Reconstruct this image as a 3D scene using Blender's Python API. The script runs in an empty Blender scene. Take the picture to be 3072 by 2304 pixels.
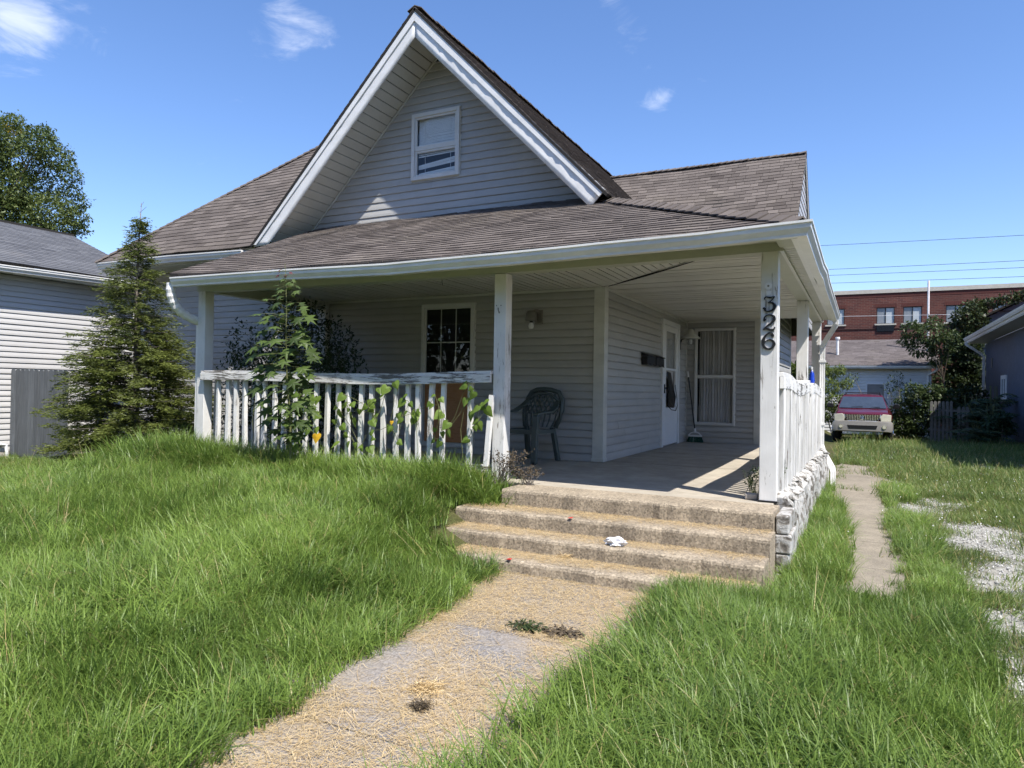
import bpy, bmesh, math, random
import numpy as np
from mathutils import Vector, Matrix
random.seed(7); NP = np.random.default_rng(11)
S = bpy.context.scene
COL = S.collection

# ------------------------------------------------------------------ camera
CAM = np.array([0.6458, -6.2142, 0.9132]); FPX = 2087.58; YAW, PITCH, ROLL = 0.4686, 0.0086, 0.0165
_f = np.array([-math.sin(YAW)*math.cos(PITCH), math.cos(YAW)*math.cos(PITCH), math.sin(PITCH)])
_r = np.array([math.cos(YAW), math.sin(YAW), 0]); _u = np.cross(_r, _f)
CR = math.cos(ROLL)*_r + math.sin(ROLL)*_u; CU = math.cos(ROLL)*_u - math.sin(ROLL)*_r; CF = _f
cam = bpy.data.cameras.new('camera'); camo = bpy.data.objects.new('camera', cam); COL.objects.link(camo)
cam.sensor_width = 36; cam.lens = FPX/3072*36; cam.clip_start = 0.05; cam.clip_end = 2000
camo.matrix_world = Matrix(((CR[0], CU[0], -CF[0], CAM[0]), (CR[1], CU[1], -CF[1], CAM[1]), (CR[2], CU[2], -CF[2], CAM[2]), (0, 0, 0, 1)))
S.camera = camo
S.render.resolution_x, S.render.resolution_y = 1024, 768

# ------------------------------------------------------------------ sun and sky
SUN = Vector((0.565, -0.337, 1.0)).normalized()
SUN_EL = math.asin(SUN.z); SUN_AZ = math.atan2(SUN.x, SUN.y)      # azimuth from +Y towards +X
sl = bpy.data.lights.new('sun', 'SUN'); sl.energy = 4.2; sl.angle = math.radians(0.55); sl.color = (1.0, 0.95, 0.87)
so = bpy.data.objects.new('sun', sl); COL.objects.link(so); so.location = (10, -10, 20)
so.rotation_euler = (-SUN).to_track_quat('-Z', 'Y').to_euler()
W = bpy.data.worlds.new('World'); S.world = W; W.use_nodes = True
nt = W.node_tree; nt.nodes.clear()
def wn(t, **k):
    n = nt.nodes.new(t)
    for a, b in k.items(): setattr(n, a, b)
    return n
sky = wn('ShaderNodeTexSky', sky_type='NISHITA', sun_disc=False, sun_elevation=SUN_EL, sun_rotation=SUN_AZ,
         air_density=1.0, dust_density=0.3, ozone_density=4.5, altitude=200)
bg = wn('ShaderNodeBackground'); bg.inputs[1].default_value = 0.112
wo = wn('ShaderNodeOutputWorld')
tc = wn('ShaderNodeTexCoord')
# thin fair-weather wisps: noise in sky direction, sparse everywhere, a little denser round a few directions
def pixdir(u, v):
    d = (u-1536)/FPX*CR - (v-1152)/FPX*CU + CF
    return d/np.linalg.norm(d)
mp = wn('ShaderNodeMapping'); mp.inputs['Scale'].default_value = (1.0, 1.0, 2.2)
nz = wn('ShaderNodeTexNoise'); nz.inputs['Scale'].default_value = 11; nz.inputs['Detail'].default_value = 7; nz.inputs['Roughness'].default_value = 0.62; nz.inputs['Distortion'].default_value = 0.5
nt.links.new(tc.outputs['Generated'], mp.inputs[0]); nt.links.new(mp.outputs[0], nz.inputs['Vector'])
acc = None
for (u, v, rad, amt) in ((860, 60, .085, .33), (860, 130, .055, .28), (1860, 30, .06, .30), (1980, 315, .035, .26), (40, 40, .10, .42), (2480, 330, .05, .10),
                         (-2600, 300, .3, .3), (5200, 100, .3, .3), (700, -2600, .4, .3)):
    d = pixdir(u, v)
    vm = wn('ShaderNodeVectorMath', operation='DISTANCE'); vm.inputs[1].default_value = tuple(d)
    nt.links.new(tc.outputs['Generated'], vm.inputs[0])
    mr = wn('ShaderNodeMapRange'); mr.interpolation_type = 'SMOOTHSTEP'
    mr.inputs[1].default_value = 0; mr.inputs[2].default_value = rad; mr.inputs[3].default_value = amt; mr.inputs[4].default_value = 0
    nt.links.new(vm.outputs['Value'], mr.inputs[0])
    if acc is None: acc = mr
    else:
        mx = wn('ShaderNodeMath', operation='MAXIMUM'); nt.links.new(acc.outputs[0], mx.inputs[0]); nt.links.new(mr.outputs[0], mx.inputs[1]); acc = mx
ad = wn('ShaderNodeMath', operation='ADD'); nt.links.new(nz.outputs['Fac'], ad.inputs[0]); nt.links.new(acc.outputs[0], ad.inputs[1])
cr = wn('ShaderNodeMapRange'); cr.interpolation_type = 'SMOOTHSTEP'; cr.inputs[1].default_value = .66; cr.inputs[2].default_value = 1.08; cr.inputs[4].default_value = .46
nt.links.new(ad.outputs[0], cr.inputs[0])
hs = wn('ShaderNodeHueSaturation'); hs.inputs['Saturation'].default_value = 1.12
nt.links.new(sky.outputs[0], hs.inputs['Color'])
tint = wn('ShaderNodeMix', data_type='RGBA', blend_type='MULTIPLY'); tint.inputs[0].default_value = 1; tint.inputs[7].default_value = (1.13, 1.0, 1.04, 1)
mixc = wn('ShaderNodeMix', data_type='RGBA'); nt.links.new(cr.outputs[0], mixc.inputs[0]); nt.links.new(hs.outputs[0], tint.inputs[6]); nt.links.new(tint.outputs[2], mixc.inputs[6]); mixc.inputs[7].default_value = (7.2, 7.3, 7.5, 1)
nt.links.new(mixc.outputs[2], bg.inputs[0]); nt.links.new(bg.outputs[0], wo.inputs[0])
vs = S.view_settings; vs.view_transform = 'Standard'; vs.look = 'None'; vs.gamma = 1; vs.use_curve_mapping = False; vs.exposure = 1.0
S.render.engine = 'CYCLES'
S.cycles.use_adaptive_sampling = True; S.cycles.adaptive_threshold = 0.025; S.cycles.use_denoising = True
S.cycles.max_bounces = 6; S.cycles.diffuse_bounces = 3; S.cycles.glossy_bounces = 2; S.cycles.transmission_bounces = 4; S.cycles.transparent_max_bounces = 8

# ------------------------------------------------------------------ helpers
def at(u, v, axis, val):
    """pixel of the photograph (3072 wide) -> point on the plane axis = val"""
    d = (u-1536)/FPX*CR - (v-1152)/FPX*CU + CF
    i = 'XYZ'.index(axis); return CAM + d*((val-CAM[i])/d[i])
def lin(r, g=None, b=None):
    if g is None: g = b = r
    f = lambda c: ((c/255+.055)/1.055)**2.4 if c > 10 else c/255/12.92
    return (f(r), f(g), f(b))
def link(o, parent=None):
    COL.objects.link(o)
    if parent is not None:
        o.parent = parent; w = WLOC.get(parent.name)
        if w: o.matrix_parent_inverse = Matrix.Translation([-c for c in w])
    return o
WLOC = {}
def empty(name, loc, label, cat, group=None):
    o = bpy.data.objects.new(name, None); COL.objects.link(o); o.location = loc; o.empty_display_size = .2
    WLOC[o.name] = tuple(loc); tag(o, label, cat, group); return o
def tag(o, label=None, cat=None, group=None, kind=None):
    if label: o['label'] = label
    if cat: o['category'] = cat
    if group: o['group'] = group
    if kind: o['kind'] = kind
    return o
class MB:
    def __init__(s): s.V = []; s.F = []; s.T = []
    def add(s, vs, fs, tone=None):
        n = len(s.V); s.V += [tuple(map(float, v)) for v in vs]; s.F += [tuple(i+n for i in f) for f in fs]; s.T += [tone if tone is not None else .5]*len(fs); return s
    def box(s, x0, x1, y0, y1, z0, z1, tone=None):
        return s.add([(x0,y0,z0),(x1,y0,z0),(x1,y1,z0),(x0,y1,z0),(x0,y0,z1),(x1,y0,z1),(x1,y1,z1),(x0,y1,z1)],
              [(0,3,2,1),(4,5,6,7),(0,1,5,4),(1,2,6,5),(2,3,7,6),(3,0,4,7)], tone)
    def bar(s, a, b, w, h, up=(0,0,1), tone=None):
        a = np.array(a, float); b = np.array(b, float); d = b-a; d /= np.linalg.norm(d); up = np.array(up, float)
        sx = np.cross(d, up); sx /= np.linalg.norm(sx); uy = np.cross(sx, d)
        vs = [p + i*sx*w/2 + j*uy*h/2 for p in (a, b) for i, j in ((-1,-1),(1,-1),(1,1),(-1,1))]
        return s.add(vs, [(0,1,2,3),(7,6,5,4),(0,4,5,1),(1,5,6,2),(2,6,7,3),(3,7,4,0)], tone)
    def tube(s, pts, r, n=8, cap=True, tone=None, prof=None):
        pts = [np.array(p, float) for p in pts]; m = len(pts); rs = r if isinstance(r, (list, tuple)) else [r]*m
        vs = []; ref = np.array((0.13, 0.31, 0.94))
        for i, p in enumerate(pts):
            t = pts[min(i+1, m-1)]-pts[max(i-1, 0)]; t /= (np.linalg.norm(t)+1e-9)
            x = np.cross(t, ref); 
            if np.linalg.norm(x) < .1: x = np.cross(t, (1, 0, 0))
            x /= np.linalg.norm(x); y = np.cross(x, t)
            for k in range(n):
                a = 2*math.pi*k/n; vs.append(p + rs[i]*(math.cos(a)*x+math.sin(a)*y))
        fs = [(i*n+k, i*n+(k+1)%n, (i+1)*n+(k+1)%n, (i+1)*n+k) for i in range(m-1) for k in range(n)]
        if cap: fs += [tuple(range(n))[::-1], tuple((m-1)*n+k for k in range(n))]
        return s.add(vs, fs, tone)
    def sweep(s, prof, pts, frames, closed=True, cap=True, tone=None):
        """prof: (a,b) list; frames: list of (A,B) vectors per point"""
        n = len(prof); vs = []
        for p, (A, Bv) in zip(pts, frames):
            for a, b in prof: vs.append(np.array(p)+a*np.array(A)+b*np.array(Bv))
        m = len(pts); fs = []
        for i in range(m-1):
            for k in range(n if closed else n-1): fs.append((i*n+k, i*n+(k+1)%n, (i+1)*n+(k+1)%n, (i+1)*n+k))
        if cap and closed: fs += [tuple(range(n))[::-1], tuple((m-1)*n+k for k in range(n))]
        return s.add(vs, fs, tone)
    def poly(s, pts, off, tone=None):
        """extrude planar polygon pts by vector off"""
        n = len(pts); off = np.array(off, float)
        vs = [np.array(p, float) for p in pts]+[np.array(p, float)+off for p in pts]
        return s.add(vs, [tuple(range(n))[::-1], tuple(range(n, 2*n))]+[(k, (k+1)%n, n+(k+1)%n, n+k) for k in range(n)], tone)
    def lathe(s, prof, c, n=12, axis='Z', tone=None):
        vs = []
        for r, h in prof:
            for k in range(n):
                a = 2*math.pi*k/n; p = (r*math.cos(a), r*math.sin(a), h)
                if axis == 'Y': p = (p[0], p[2], p[1])
                if axis == 'X': p = (p[2], p[0], p[1])
                vs.append(np.array(c)+p)
        m = len(prof)
        fs = [(i*n+k, i*n+(k+1)%n, (i+1)*n+(k+1)%n, (i+1)*n+k) for i in range(m-1) for k in range(n)]+[tuple(range(n))[::-1], tuple((m-1)*n+k for k in range(n))]
        return s.add(vs, fs, tone)
    def obj(s, name, mat, parent=None, smooth=False, bevel=0, kind=None, label=None, world=True):
        me = bpy.data.meshes.new(name); me.from_pydata(s.V, [], s.F); me.validate()
        bm = bmesh.new(); bm.from_mesh(me); bmesh.ops.recalc_face_normals(bm, faces=bm.faces); bm.to_mesh(me); bm.free()
        if len(s.T) == len(me.polygons):
            at_ = me.attributes.new('tone', 'FLOAT', 'FACE'); at_.data.foreach_set('value', s.T)
        me.materials.append(mat)
        if smooth: me.polygons.foreach_set('use_smooth', [True]*len(me.polygons))
        o = bpy.data.objects.new(name, me); link(o, parent)
        if bevel:
            b = o.modifiers.new('bevel', 'BEVEL'); b.width = bevel; b.segments = 2; b.limit_method = 'ANGLE'; b.angle_limit = math.radians(35)
        if kind: o['kind'] = kind
        if label: o['label'] = label
        return o
def npmesh(name, V, F4, mat, parent=None, tone=None, kind=None, smooth=False, label=None):
    """fast mesh from numpy: V (n,3), F4 (m,k) faces all with k corners"""
    me = bpy.data.meshes.new(name); V = np.asarray(V, np.float32); F4 = np.asarray(F4, np.int32); m, k = F4.shape
    me.vertices.add(len(V)); me.vertices.foreach_set('co', V.ravel())
    me.loops.add(m*k); me.loops.foreach_set('vertex_index', F4.ravel())
    me.polygons.add(m); me.polygons.foreach_set('loop_start', np.arange(0, m*k, k, dtype=np.int32)); me.polygons.foreach_set('loop_total', np.full(m, k, np.int32))
    me.update(calc_edges=True); me.validate()
    if tone is not None:
        a = me.attributes.new('tone', 'FLOAT', 'FACE'); a.data.foreach_set('value', np.asarray(tone, np.float32))
    if smooth: me.polygons.foreach_set('use_smooth', np.ones(m, bool))
    me.materials.append(mat); o = bpy.data.objects.new(name, me); link(o, parent)
    if kind: o['kind'] = kind
    if label: o['label'] = label
    return o
def rnd(a, b): return random.uniform(a, b)
def unit(a): a = np.asarray(a, float); return a/(np.linalg.norm(a, axis=-1, keepdims=True)+1e-9)

# ------------------------------------------------------------------ materials
class NT:
    def __init__(s, name):
        s.m = bpy.data.materials.new(name); s.m.use_nodes = True; s.t = s.m.node_tree; s.t.nodes.clear()
        s.out = s.n('ShaderNodeOutputMaterial'); s.b = s.n('ShaderNodeBsdfPrincipled'); s.l(s.b.outputs[0], s.out.inputs[0])
        s.tc = s.n('ShaderNodeTexCoord')
    def n(s, t, **k):
        x = s.t.nodes.new(t)
        for a, b in k.items(): setattr(x, a, b)
        return x
    def l(s, a, b): s.t.links.new(a, b)
    def noise(s, scale, detail=4, rough=.55, stretch=(1,1,1), dist=0, src=None):
        mp = s.n('ShaderNodeMapping'); mp.inputs['Scale'].default_value = stretch; s.l(src or s.tc.outputs['Object'], mp.inputs[0])
        n = s.n('ShaderNodeTexNoise'); n.inputs['Scale'].default_value = scale; n.inputs['Detail'].default_value = detail; n.inputs['Roughness'].default_value = rough; n.inputs['Distortion'].default_value = dist
        s.l(mp.outputs[0], n.inputs['Vector']); return n.outputs['Fac']
    def ramp(s, fac, stops):
        r = s.n('ShaderNodeValToRGB'); e = r.color_ramp.elements
        while len(e) < len(stops): e.new(.5)
        for i, (p, c) in enumerate(stops):
            e[i].position = p; e[i].color = (c, c, c, 1) if isinstance(c, (int, float)) else (*c, 1)
        s.l(fac, r.inputs[0]); return r.outputs[0]
    def mix(s, fac, a, b, mode='MIX'):
        m = s.n('ShaderNodeMix', data_type='RGBA', blend_type=mode)
        if isinstance(fac, (int, float)): m.inputs[0].default_value = fac
        else: s.l(fac, m.inputs[0])
        for i, c in ((6, a), (7, b)):
            if isinstance(c, (tuple, list)): m.inputs[i].default_value = (*c, 1)
            else: s.l(c, m.inputs[i])
        return m.outputs[2]
    def mul(s, col, fac):          # colour times a scalar socket
        v = s.n('ShaderNodeVectorMath', operation='SCALE')
        if isinstance(col, (tuple, list)): v.inputs[0].default_value = col
        else: s.l(col, v.inputs[0])
        if isinstance(fac, (int, float)): v.inputs['Scale'].default_value = fac
        else: s.l(fac, v.inputs['Scale'])
        return v.outputs[0]
    def math(s, op, a, b):
        m = s.n('ShaderNodeMath', operation=op)
        for i, c in enumerate((a, b)):
            if isinstance(c, (int, float)): m.inputs[i].default_value = c
            else: s.l(c, m.inputs[i])
        return m.outputs[0]
    def rng(s, f, a, b, c, d):
        r = s.n('ShaderNodeMapRange'); s.l(f, r.inputs[0])
        for i, v in enumerate((a, b, c, d)): r.inputs[i+1].default_value = v
        return r.outputs[0]
    def attr(s, name='tone'): 
        a = s.n('ShaderNodeAttribute'); a.attribute_name = name; return a.outputs['Fac']
    def rand(s): return s.n('ShaderNodeObjectInfo').outputs['Random']
    def bump(s, h, strength=.3, dist=.01):
        b = s.n('ShaderNodeBump'); b.inputs['Strength'].default_value = strength; b.inputs['Distance'].default_value = dist; s.l(h, b.inputs['Height']); s.l(b.outputs[0], s.b.inputs['Normal'])
    def col(s, c):
        if isinstance(c, (tuple, list)): s.b.inputs['Base Color'].default_value = (*c, 1)
        else: s.l(c, s.b.inputs['Base Color'])
        return s
    def rough(s, v, spec=.5):
        if isinstance(v, (int, float)): s.b.inputs['Roughness'].default_value = v
        else: s.l(v, s.b.inputs['Roughness'])
        s.b.inputs['Specular IOR Level'].default_value = spec; return s
def simple(name, c, rough=.5, var=.12, scale=6, spec=.4, metal=0, bump=0, bscale=60):
    m = NT(name); n = m.noise(scale, 5, .6)
    m.col(m.mul(c, m.rng(n, .25, .75, 1-var, 1+var))); m.rough(rough, spec); m.b.inputs['Metallic'].default_value = metal
    if bump: m.bump(m.noise(bscale, 3), bump, .004)
    return m.m
M = {}
def siding_mat(name, c, dirt=.25):
    m = NT(name); n = m.noise(1.3, 5, .6, (1, 1, .6)); n2 = m.noise(9, 5, .65, (.25, .25, 1.5))
    k = m.rng(n, .3, .75, 1.05, 1-dirt*.45); k2 = m.rng(n2, .35, .8, 1.03, 1-dirt*.5)
    r = m.rng(m.rand(), 0, 1, .96, 1.04)
    m.col(m.mul(m.mul(m.mul(c, k), k2), r)); m.rough(.42, .35); m.bump(m.noise(40, 4, .6, (.05, .05, 1)), .12, .003); return m.m
M['siding'] = siding_mat('vinyl siding', (.405, .40, .386))
M['nbr_siding'] = siding_mat('neighbour siding', (.47, .46, .45), .12)
M['garage_siding'] = siding_mat('garage siding', (.64, .635, .62), .15)
def paint_mat(name, grain, amount=.5, c=(.69, .682, .66), wood=(.14, .13, .12)):
    m = NT(name); st = [7, 7, 7]; st[grain] = .55
    big = m.noise(2.2, 4, .6); fine = m.noise(4.5, 8, .72, tuple(st), 1.2)
    f = m.math('ADD', m.math('MULTIPLY', big, .45), m.math('MULTIPLY', fine, .75))
    mask = m.ramp(f, [(.70-.10*amount, 0), (.735-.10*amount, 1)])
    ring = m.noise(11, 6, .7, tuple(st), 2.5); crack = m.ramp(ring, [(.60, 0), (.66, .55)])
    dirt = m.rng(m.noise(3, 4), .3, .75, 1.04, .82)
    cc = m.mix(mask, m.mul(c, dirt), m.mul(wood, m.rng(ring, .3, .7, .6, 1.5)))
    cc = m.mix(m.math('MULTIPLY', crack, amount*.6), cc, (.30, .30, .29))
    m.col(cc); m.rough(.6, .3); m.bump(m.math('SUBTRACT', fine, m.math('MULTIPLY', mask, .6)), .5, .006); return m.m
M['paint_z'] = paint_mat('old white paint upright', 2, .30, wood=(.24, .22, .20))
M['paint_zl'] = paint_mat('white paint upright', 2, .0)
M['paint_x'] = paint_mat('old white paint along front', 0, .95)
M['paint_y'] = paint_mat('old white paint along side', 1, .6)
def alu(name, c, dirt=.3, rough=.35):
    m = NT(name); n = m.noise(1.8, 6, .65, (1, 1, 3)); n2 = m.noise(14, 4, .6)
    f = m.rng(n, .42, .72, 0, dirt); cc = m.mix(f, c, (.25, .25, .235)); m.col(m.mul(cc, m.rng(n2, .3, .7, .97, 1.03))); m.rough(rough, .45)
    m.bump(m.noise(5, 3), .10, .01); return m.m
M['gutter'] = alu('white aluminium gutter', (.74, .735, .715))
M['fascia'] = alu('dented white fascia', (.74, .735, .72), .18, .28)
M['trim'] = alu('off white trim', (.56, .56, .52), .35)
M['soffit'] = alu('cream soffit', (.50, .50, .455), .2, .45)
M['ceiling'] = alu('cream ceiling', (.62, .605, .54), .22, .5)
M['beam'] = alu('painted beam', (.42, .43, .36), .25, .5)
M['winframe'] = alu('window frame', (.62, .62, .60), .15)
M['door'] = alu('white door', (.70, .71, .72), .08, .35)
def shingle_mat(name, c1, c2):
    m = NT(name); t = m.math('ADD', m.math('MULTIPLY', m.attr(), .75), m.math('MULTIPLY', m.noise(1.1, 4), .35))
    g = m.noise(220, 2, .8); cc = m.ramp(t, [(.15, c1), (.85, c2)])
    cc = m.mul(cc, m.rng(g, .25, .75, .72, 1.3)); st = m.noise(.9, 4, .6)
    cc = m.mix(m.rng(st, .55, .8, 0, .35), cc, (.20, .175, .14)); m.col(cc); m.rough(.92, .15); m.bump(g, .5, .003); return m.m
M['shingle'] = shingle_mat('brown shingle', (.070, .059, .053), (.150, .129, .116))
M['shingle_nbr'] = shingle_mat('grey shingle', (.075, .078, .088), (.135, .139, .150))
M['shingle_gar'] = shingle_mat('weathered shingle', (.085, .072, .068), (.15, .13, .125))
M['deck'] = simple('roof deck', (.02, .018, .016), .9)
M['dark'] = simple('dark void', (.012, .012, .013), .8)
def concrete(name, c, agg=.5, scale=140):
    m = NT(name); n = m.noise(1.6, 6, .65); v = m.n('ShaderNodeTexVoronoi'); v.inputs['Scale'].default_value = scale; m.l(m.tc.outputs['Object'], v.inputs['Vector'])
    sp = m.rng(v.outputs['Color'], 0, 1, 1-agg*.5, 1+agg*.5); st = m.noise(5, 6, .7)
    cc = m.mul(m.mul(m.mul(c, m.rng(n, .25, .75, .78, 1.2)), sp), m.rng(st, .35, .8, 1.08, .75)); m.col(cc); m.rough(.9, .2)
    m.bump(m.math('ADD', m.math('MULTIPLY', m.noise(scale*.6, 3), .6), m.noise(9, 5)), .5, .008); return m.m
M['slab'] = concrete('porch slab', (.37, .33, .27), .12, 220)
M['step'] = concrete('exposed aggregate step', (.30, .25, .185), 1.0, 80)
M['walk'] = concrete('walk concrete', (.215, .20, .185), 1.0, 110)
def walkmat():
    m = NT('walk concrete with straw dust'); n = m.noise(1.6, 6, .65); v = m.n('ShaderNodeTexVoronoi'); v.inputs['Scale'].default_value = 110; m.l(m.tc.outputs['Object'], v.inputs['Vector'])
    sp = m.rng(v.outputs['Color'], 0, 1, .55, 1.45); cc = m.mul(m.mul((.205, .195, .19), m.rng(n, .25, .75, .78, 1.2)), sp)
    fine = m.noise(170, 4, .75, (1, 1.6, 1), 2); pat = m.noise(2.1, 5, .6)
    f = m.math('MULTIPLY', m.rng(fine, .40, .62, 0, 1), m.rng(pat, .38, .64, .08, .75)); m.col(m.mix(f, cc, (.40, .29, .15))); m.rough(.92, .15)
    m.bump(m.math('ADD', m.math('MULTIPLY', m.noise(80, 3), .6), m.noise(9, 5)), .5, .008); return m.m
M['walk'] = walkmat()
M['path'] = concrete('side path', (.235, .205, .16), .6, 130)
def flake():
    m = NT('peeling whitewash'); n = m.noise(7, 7, .7, (1, 1, 1), .8); n2 = m.noise(24, 5, .6)
    cc = m.ramp(n, [(.38, (.10, .09, .08)), (.455, (.24, .22, .19)), (.485, (.40, .39, .37)), (.8, (.54, .54, .52))]); m.col(m.mul(cc, m.rng(n2, .3, .7, .8, 1.1))); m.rough(.8, .2)
    m.bump(m.math('ADD', n, m.math('MULTIPLY', n2, .4)), .8, .02); return m.m
M['flake'] = flake()
def leaf(name, c1, c2, trans=.35, rough=.5, yellow=None, spec=.3):
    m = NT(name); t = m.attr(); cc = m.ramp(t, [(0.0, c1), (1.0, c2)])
    if yellow: cc = m.mix(m.ramp(t, [(.965, 0), (.975, 1)]), cc, yellow)
    m.col(cc); m.rough(rough, spec)
    tr = m.n('ShaderNodeBsdfTranslucent'); m.l(m.mul(cc, 1.25), tr.inputs[0]); ms = m.n('ShaderNodeMixShader'); ms.inputs[0].default_value = trans
    m.l(m.b.outputs[0], ms.inputs[1]); m.l(tr.outputs[0], ms.inputs[2]); m.l(ms.outputs[0], m.out.inputs[0]); return m.m
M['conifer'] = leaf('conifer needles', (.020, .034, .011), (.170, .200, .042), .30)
M['tree'] = leaf('tree leaves', (.040, .068, .018), (.165, .20, .060), .25, yellow=(.42, .30, .02))
M['privet'] = leaf('privet leaves', (.018, .038, .016), (.060, .092, .034), .25, .35)
M['bush'] = leaf('bush leaves', (.022, .040, .014), (.085, .115, .033), .25)
M['ivy'] = leaf('ivy leaves', (.014, .028, .011), (.062, .082, .024), .2)
M['bamboo'] = leaf('pale shrub leaves', (.06, .09, .02), (.20, .24, .055), .35)
M['sumac'] = leaf('sumac leaves', (.016, .042, .020), (.060, .105, .046), .25)
M['sapling'] = leaf('sapling leaves', (.028, .048, .015), (.10, .15, .035), .35)
M['sapling_red'] = leaf('red young leaves', (.10, .03, .03), (.16, .05, .05), .3)
M['vine'] = leaf('vine leaves', (.10, .17, .03), (.21, .30, .055), .45)
M['vine_yellow'] = leaf('yellow vine leaf', (.60, .36, .02), (.62, .40, .03), .4)
M['dead'] = leaf('dead weed', (.05, .038, .025), (.13, .10, .065), .15, .8)
M['straw'] = leaf('straw', (.40, .275, .12), (.70, .555, .325), .15, .7)
M['bark'] = simple('bark', (.10, .08, .06), .9, .35, 18, .2, 0, .6, 40)
M['stem'] = simple('green stem', (.12, .13, .05), .7, .3, 20)
M['twig'] = simple('grey twig', (.16, .14, .12), .8, .3, 20)
def grass_mat(name, c1, c2, dry=.08):
    m = NT(name); r = m.rand(); t = m.attr(); pos = m.n('ShaderNodeObjectInfo').outputs['Location']
    big = m.noise(.9, 5, .65, src=pos); f = m.math('ADD', m.math('MULTIPLY', r, .35), m.math('ADD', m.math('MULTIPLY', t, .35), m.math('MULTIPLY', m.rng(big, .32, .68, 0, 1), .50)))
    cc = m.ramp(f, [(.15, c1), (.95, c2)]); cc = m.mix(m.ramp(t, [(1-dry-.01, 0), (1-dry, .8)]), cc, (.36, .30, .13))
    m.col(cc); m.rough(.42, .35)
    tr = m.n('ShaderNodeBsdfTranslucent'); m.l(m.mul(cc, 1.3), tr.inputs[0]); ms = m.n('ShaderNodeMixShader'); ms.inputs[0].default_value = .40
    m.l(m.b.outputs[0], ms.inputs[1]); m.l(tr.outputs[0], ms.inputs[2]); m.l(ms.outputs[0], m.out.inputs[0]); return m.m
M['grass'] = grass_mat('lawn grass blades', (.058, .112, .021), (.235, .335, .068), .035)
M['grass_drive'] = grass_mat('drive grass blades', (.058, .098, .022), (.185, .250, .062), .14)
def glass():
    m = NT('window glass'); m.t.nodes.remove(m.b); g = m.n('ShaderNodeBsdfGlossy'); g.inputs['Roughness'].default_value = .015; g.inputs['Color'].default_value = (.95, .97, 1, 1)
    t = m.n('ShaderNodeBsdfTransparent'); t.inputs[0].default_value = (.90, .92, .93, 1); lw = m.n('ShaderNodeLayerWeight'); fr = m.n('ShaderNodeMapRange'); pw = m.n('ShaderNodeMath', operation='POWER'); m.l(lw.outputs['Facing'], pw.inputs[0]); pw.inputs[1].default_value = 4.0; m.l(pw.outputs[0], fr.inputs[0]); fr.inputs[3].default_value = .045; fr.inputs[4].default_value = 1.0
    ms = m.n('ShaderNodeMixShader'); m.l(fr.outputs[0], ms.inputs[0]); m.l(t.outputs[0], ms.inputs[1]); m.l(g.outputs[0], ms.inputs[2]); m.l(ms.outputs[0], m.out.inputs[0]); return m.m
M['glass'] = glass()
M['plywood'] = None
def ply():
    m = NT('plywood'); n = m.noise(3, 6, .65, (1, 1, 7), 1.5); m.col(m.ramp(n, [(.3, (.34, .15, .06)), (.5, (.48, .24, .11)), (.7, (.40, .18, .07))])); m.rough(.7, .25); return m.m
M['plywood'] = ply()
M['blind'] = simple('blind slat', (.80, .80, .78), .6, .05)
M['curtain'] = simple('grey curtain', (.50, .48, .46), .9, .1)
M['black'] = simple('black metal', (.012, .012, .013), .4, .2)
M['black_gloss'] = simple('black gloss number', (.010, .010, .012), .18, .1, 6, .6)
M['highlight_rim'] = simple('number rim', (.45, .45, .45), .35, .1)  # pale grey carries the edge highlight of the black numerals
M['rubber'] = simple('rubber', (.015, .015, .015), .85)
M['chair'] = simple('green grey plastic', (.060, .080, .076), .42, .1, 3, .45)
M['white_plastic'] = simple('white plastic', (.70, .70, .70), .4, .06)
M['broom_green'] = simple('broom bristles', (.015, .10, .07), .7, .3, 60)
M['blue_plastic'] = simple('blue bottle', (.010, .045, .40), .25, .1, 6, .5)
M['lamp_metal'] = simple('old lamp metal', (.20, .19, .17), .5, .25)
M['cloth'] = simple('white crumpled rag', (.70, .70, .72), .8, .12, 30)
M['stone'] = simple('rubble stone', (.34, .31, .27), .9, .3, 8, .2, 0, .6, 30)
M['gravel'] = None
def grav():
    m = NT('limestone gravel'); m.col(m.mul((.46, .45, .425), m.rng(m.rand(), 0, 1, .5, 1.25))); m.rough(.9, .2); return m.m
M['gravel'] = grav()
M['red'] = simple('red scrap', (.5, .02, .02), .5)
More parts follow.
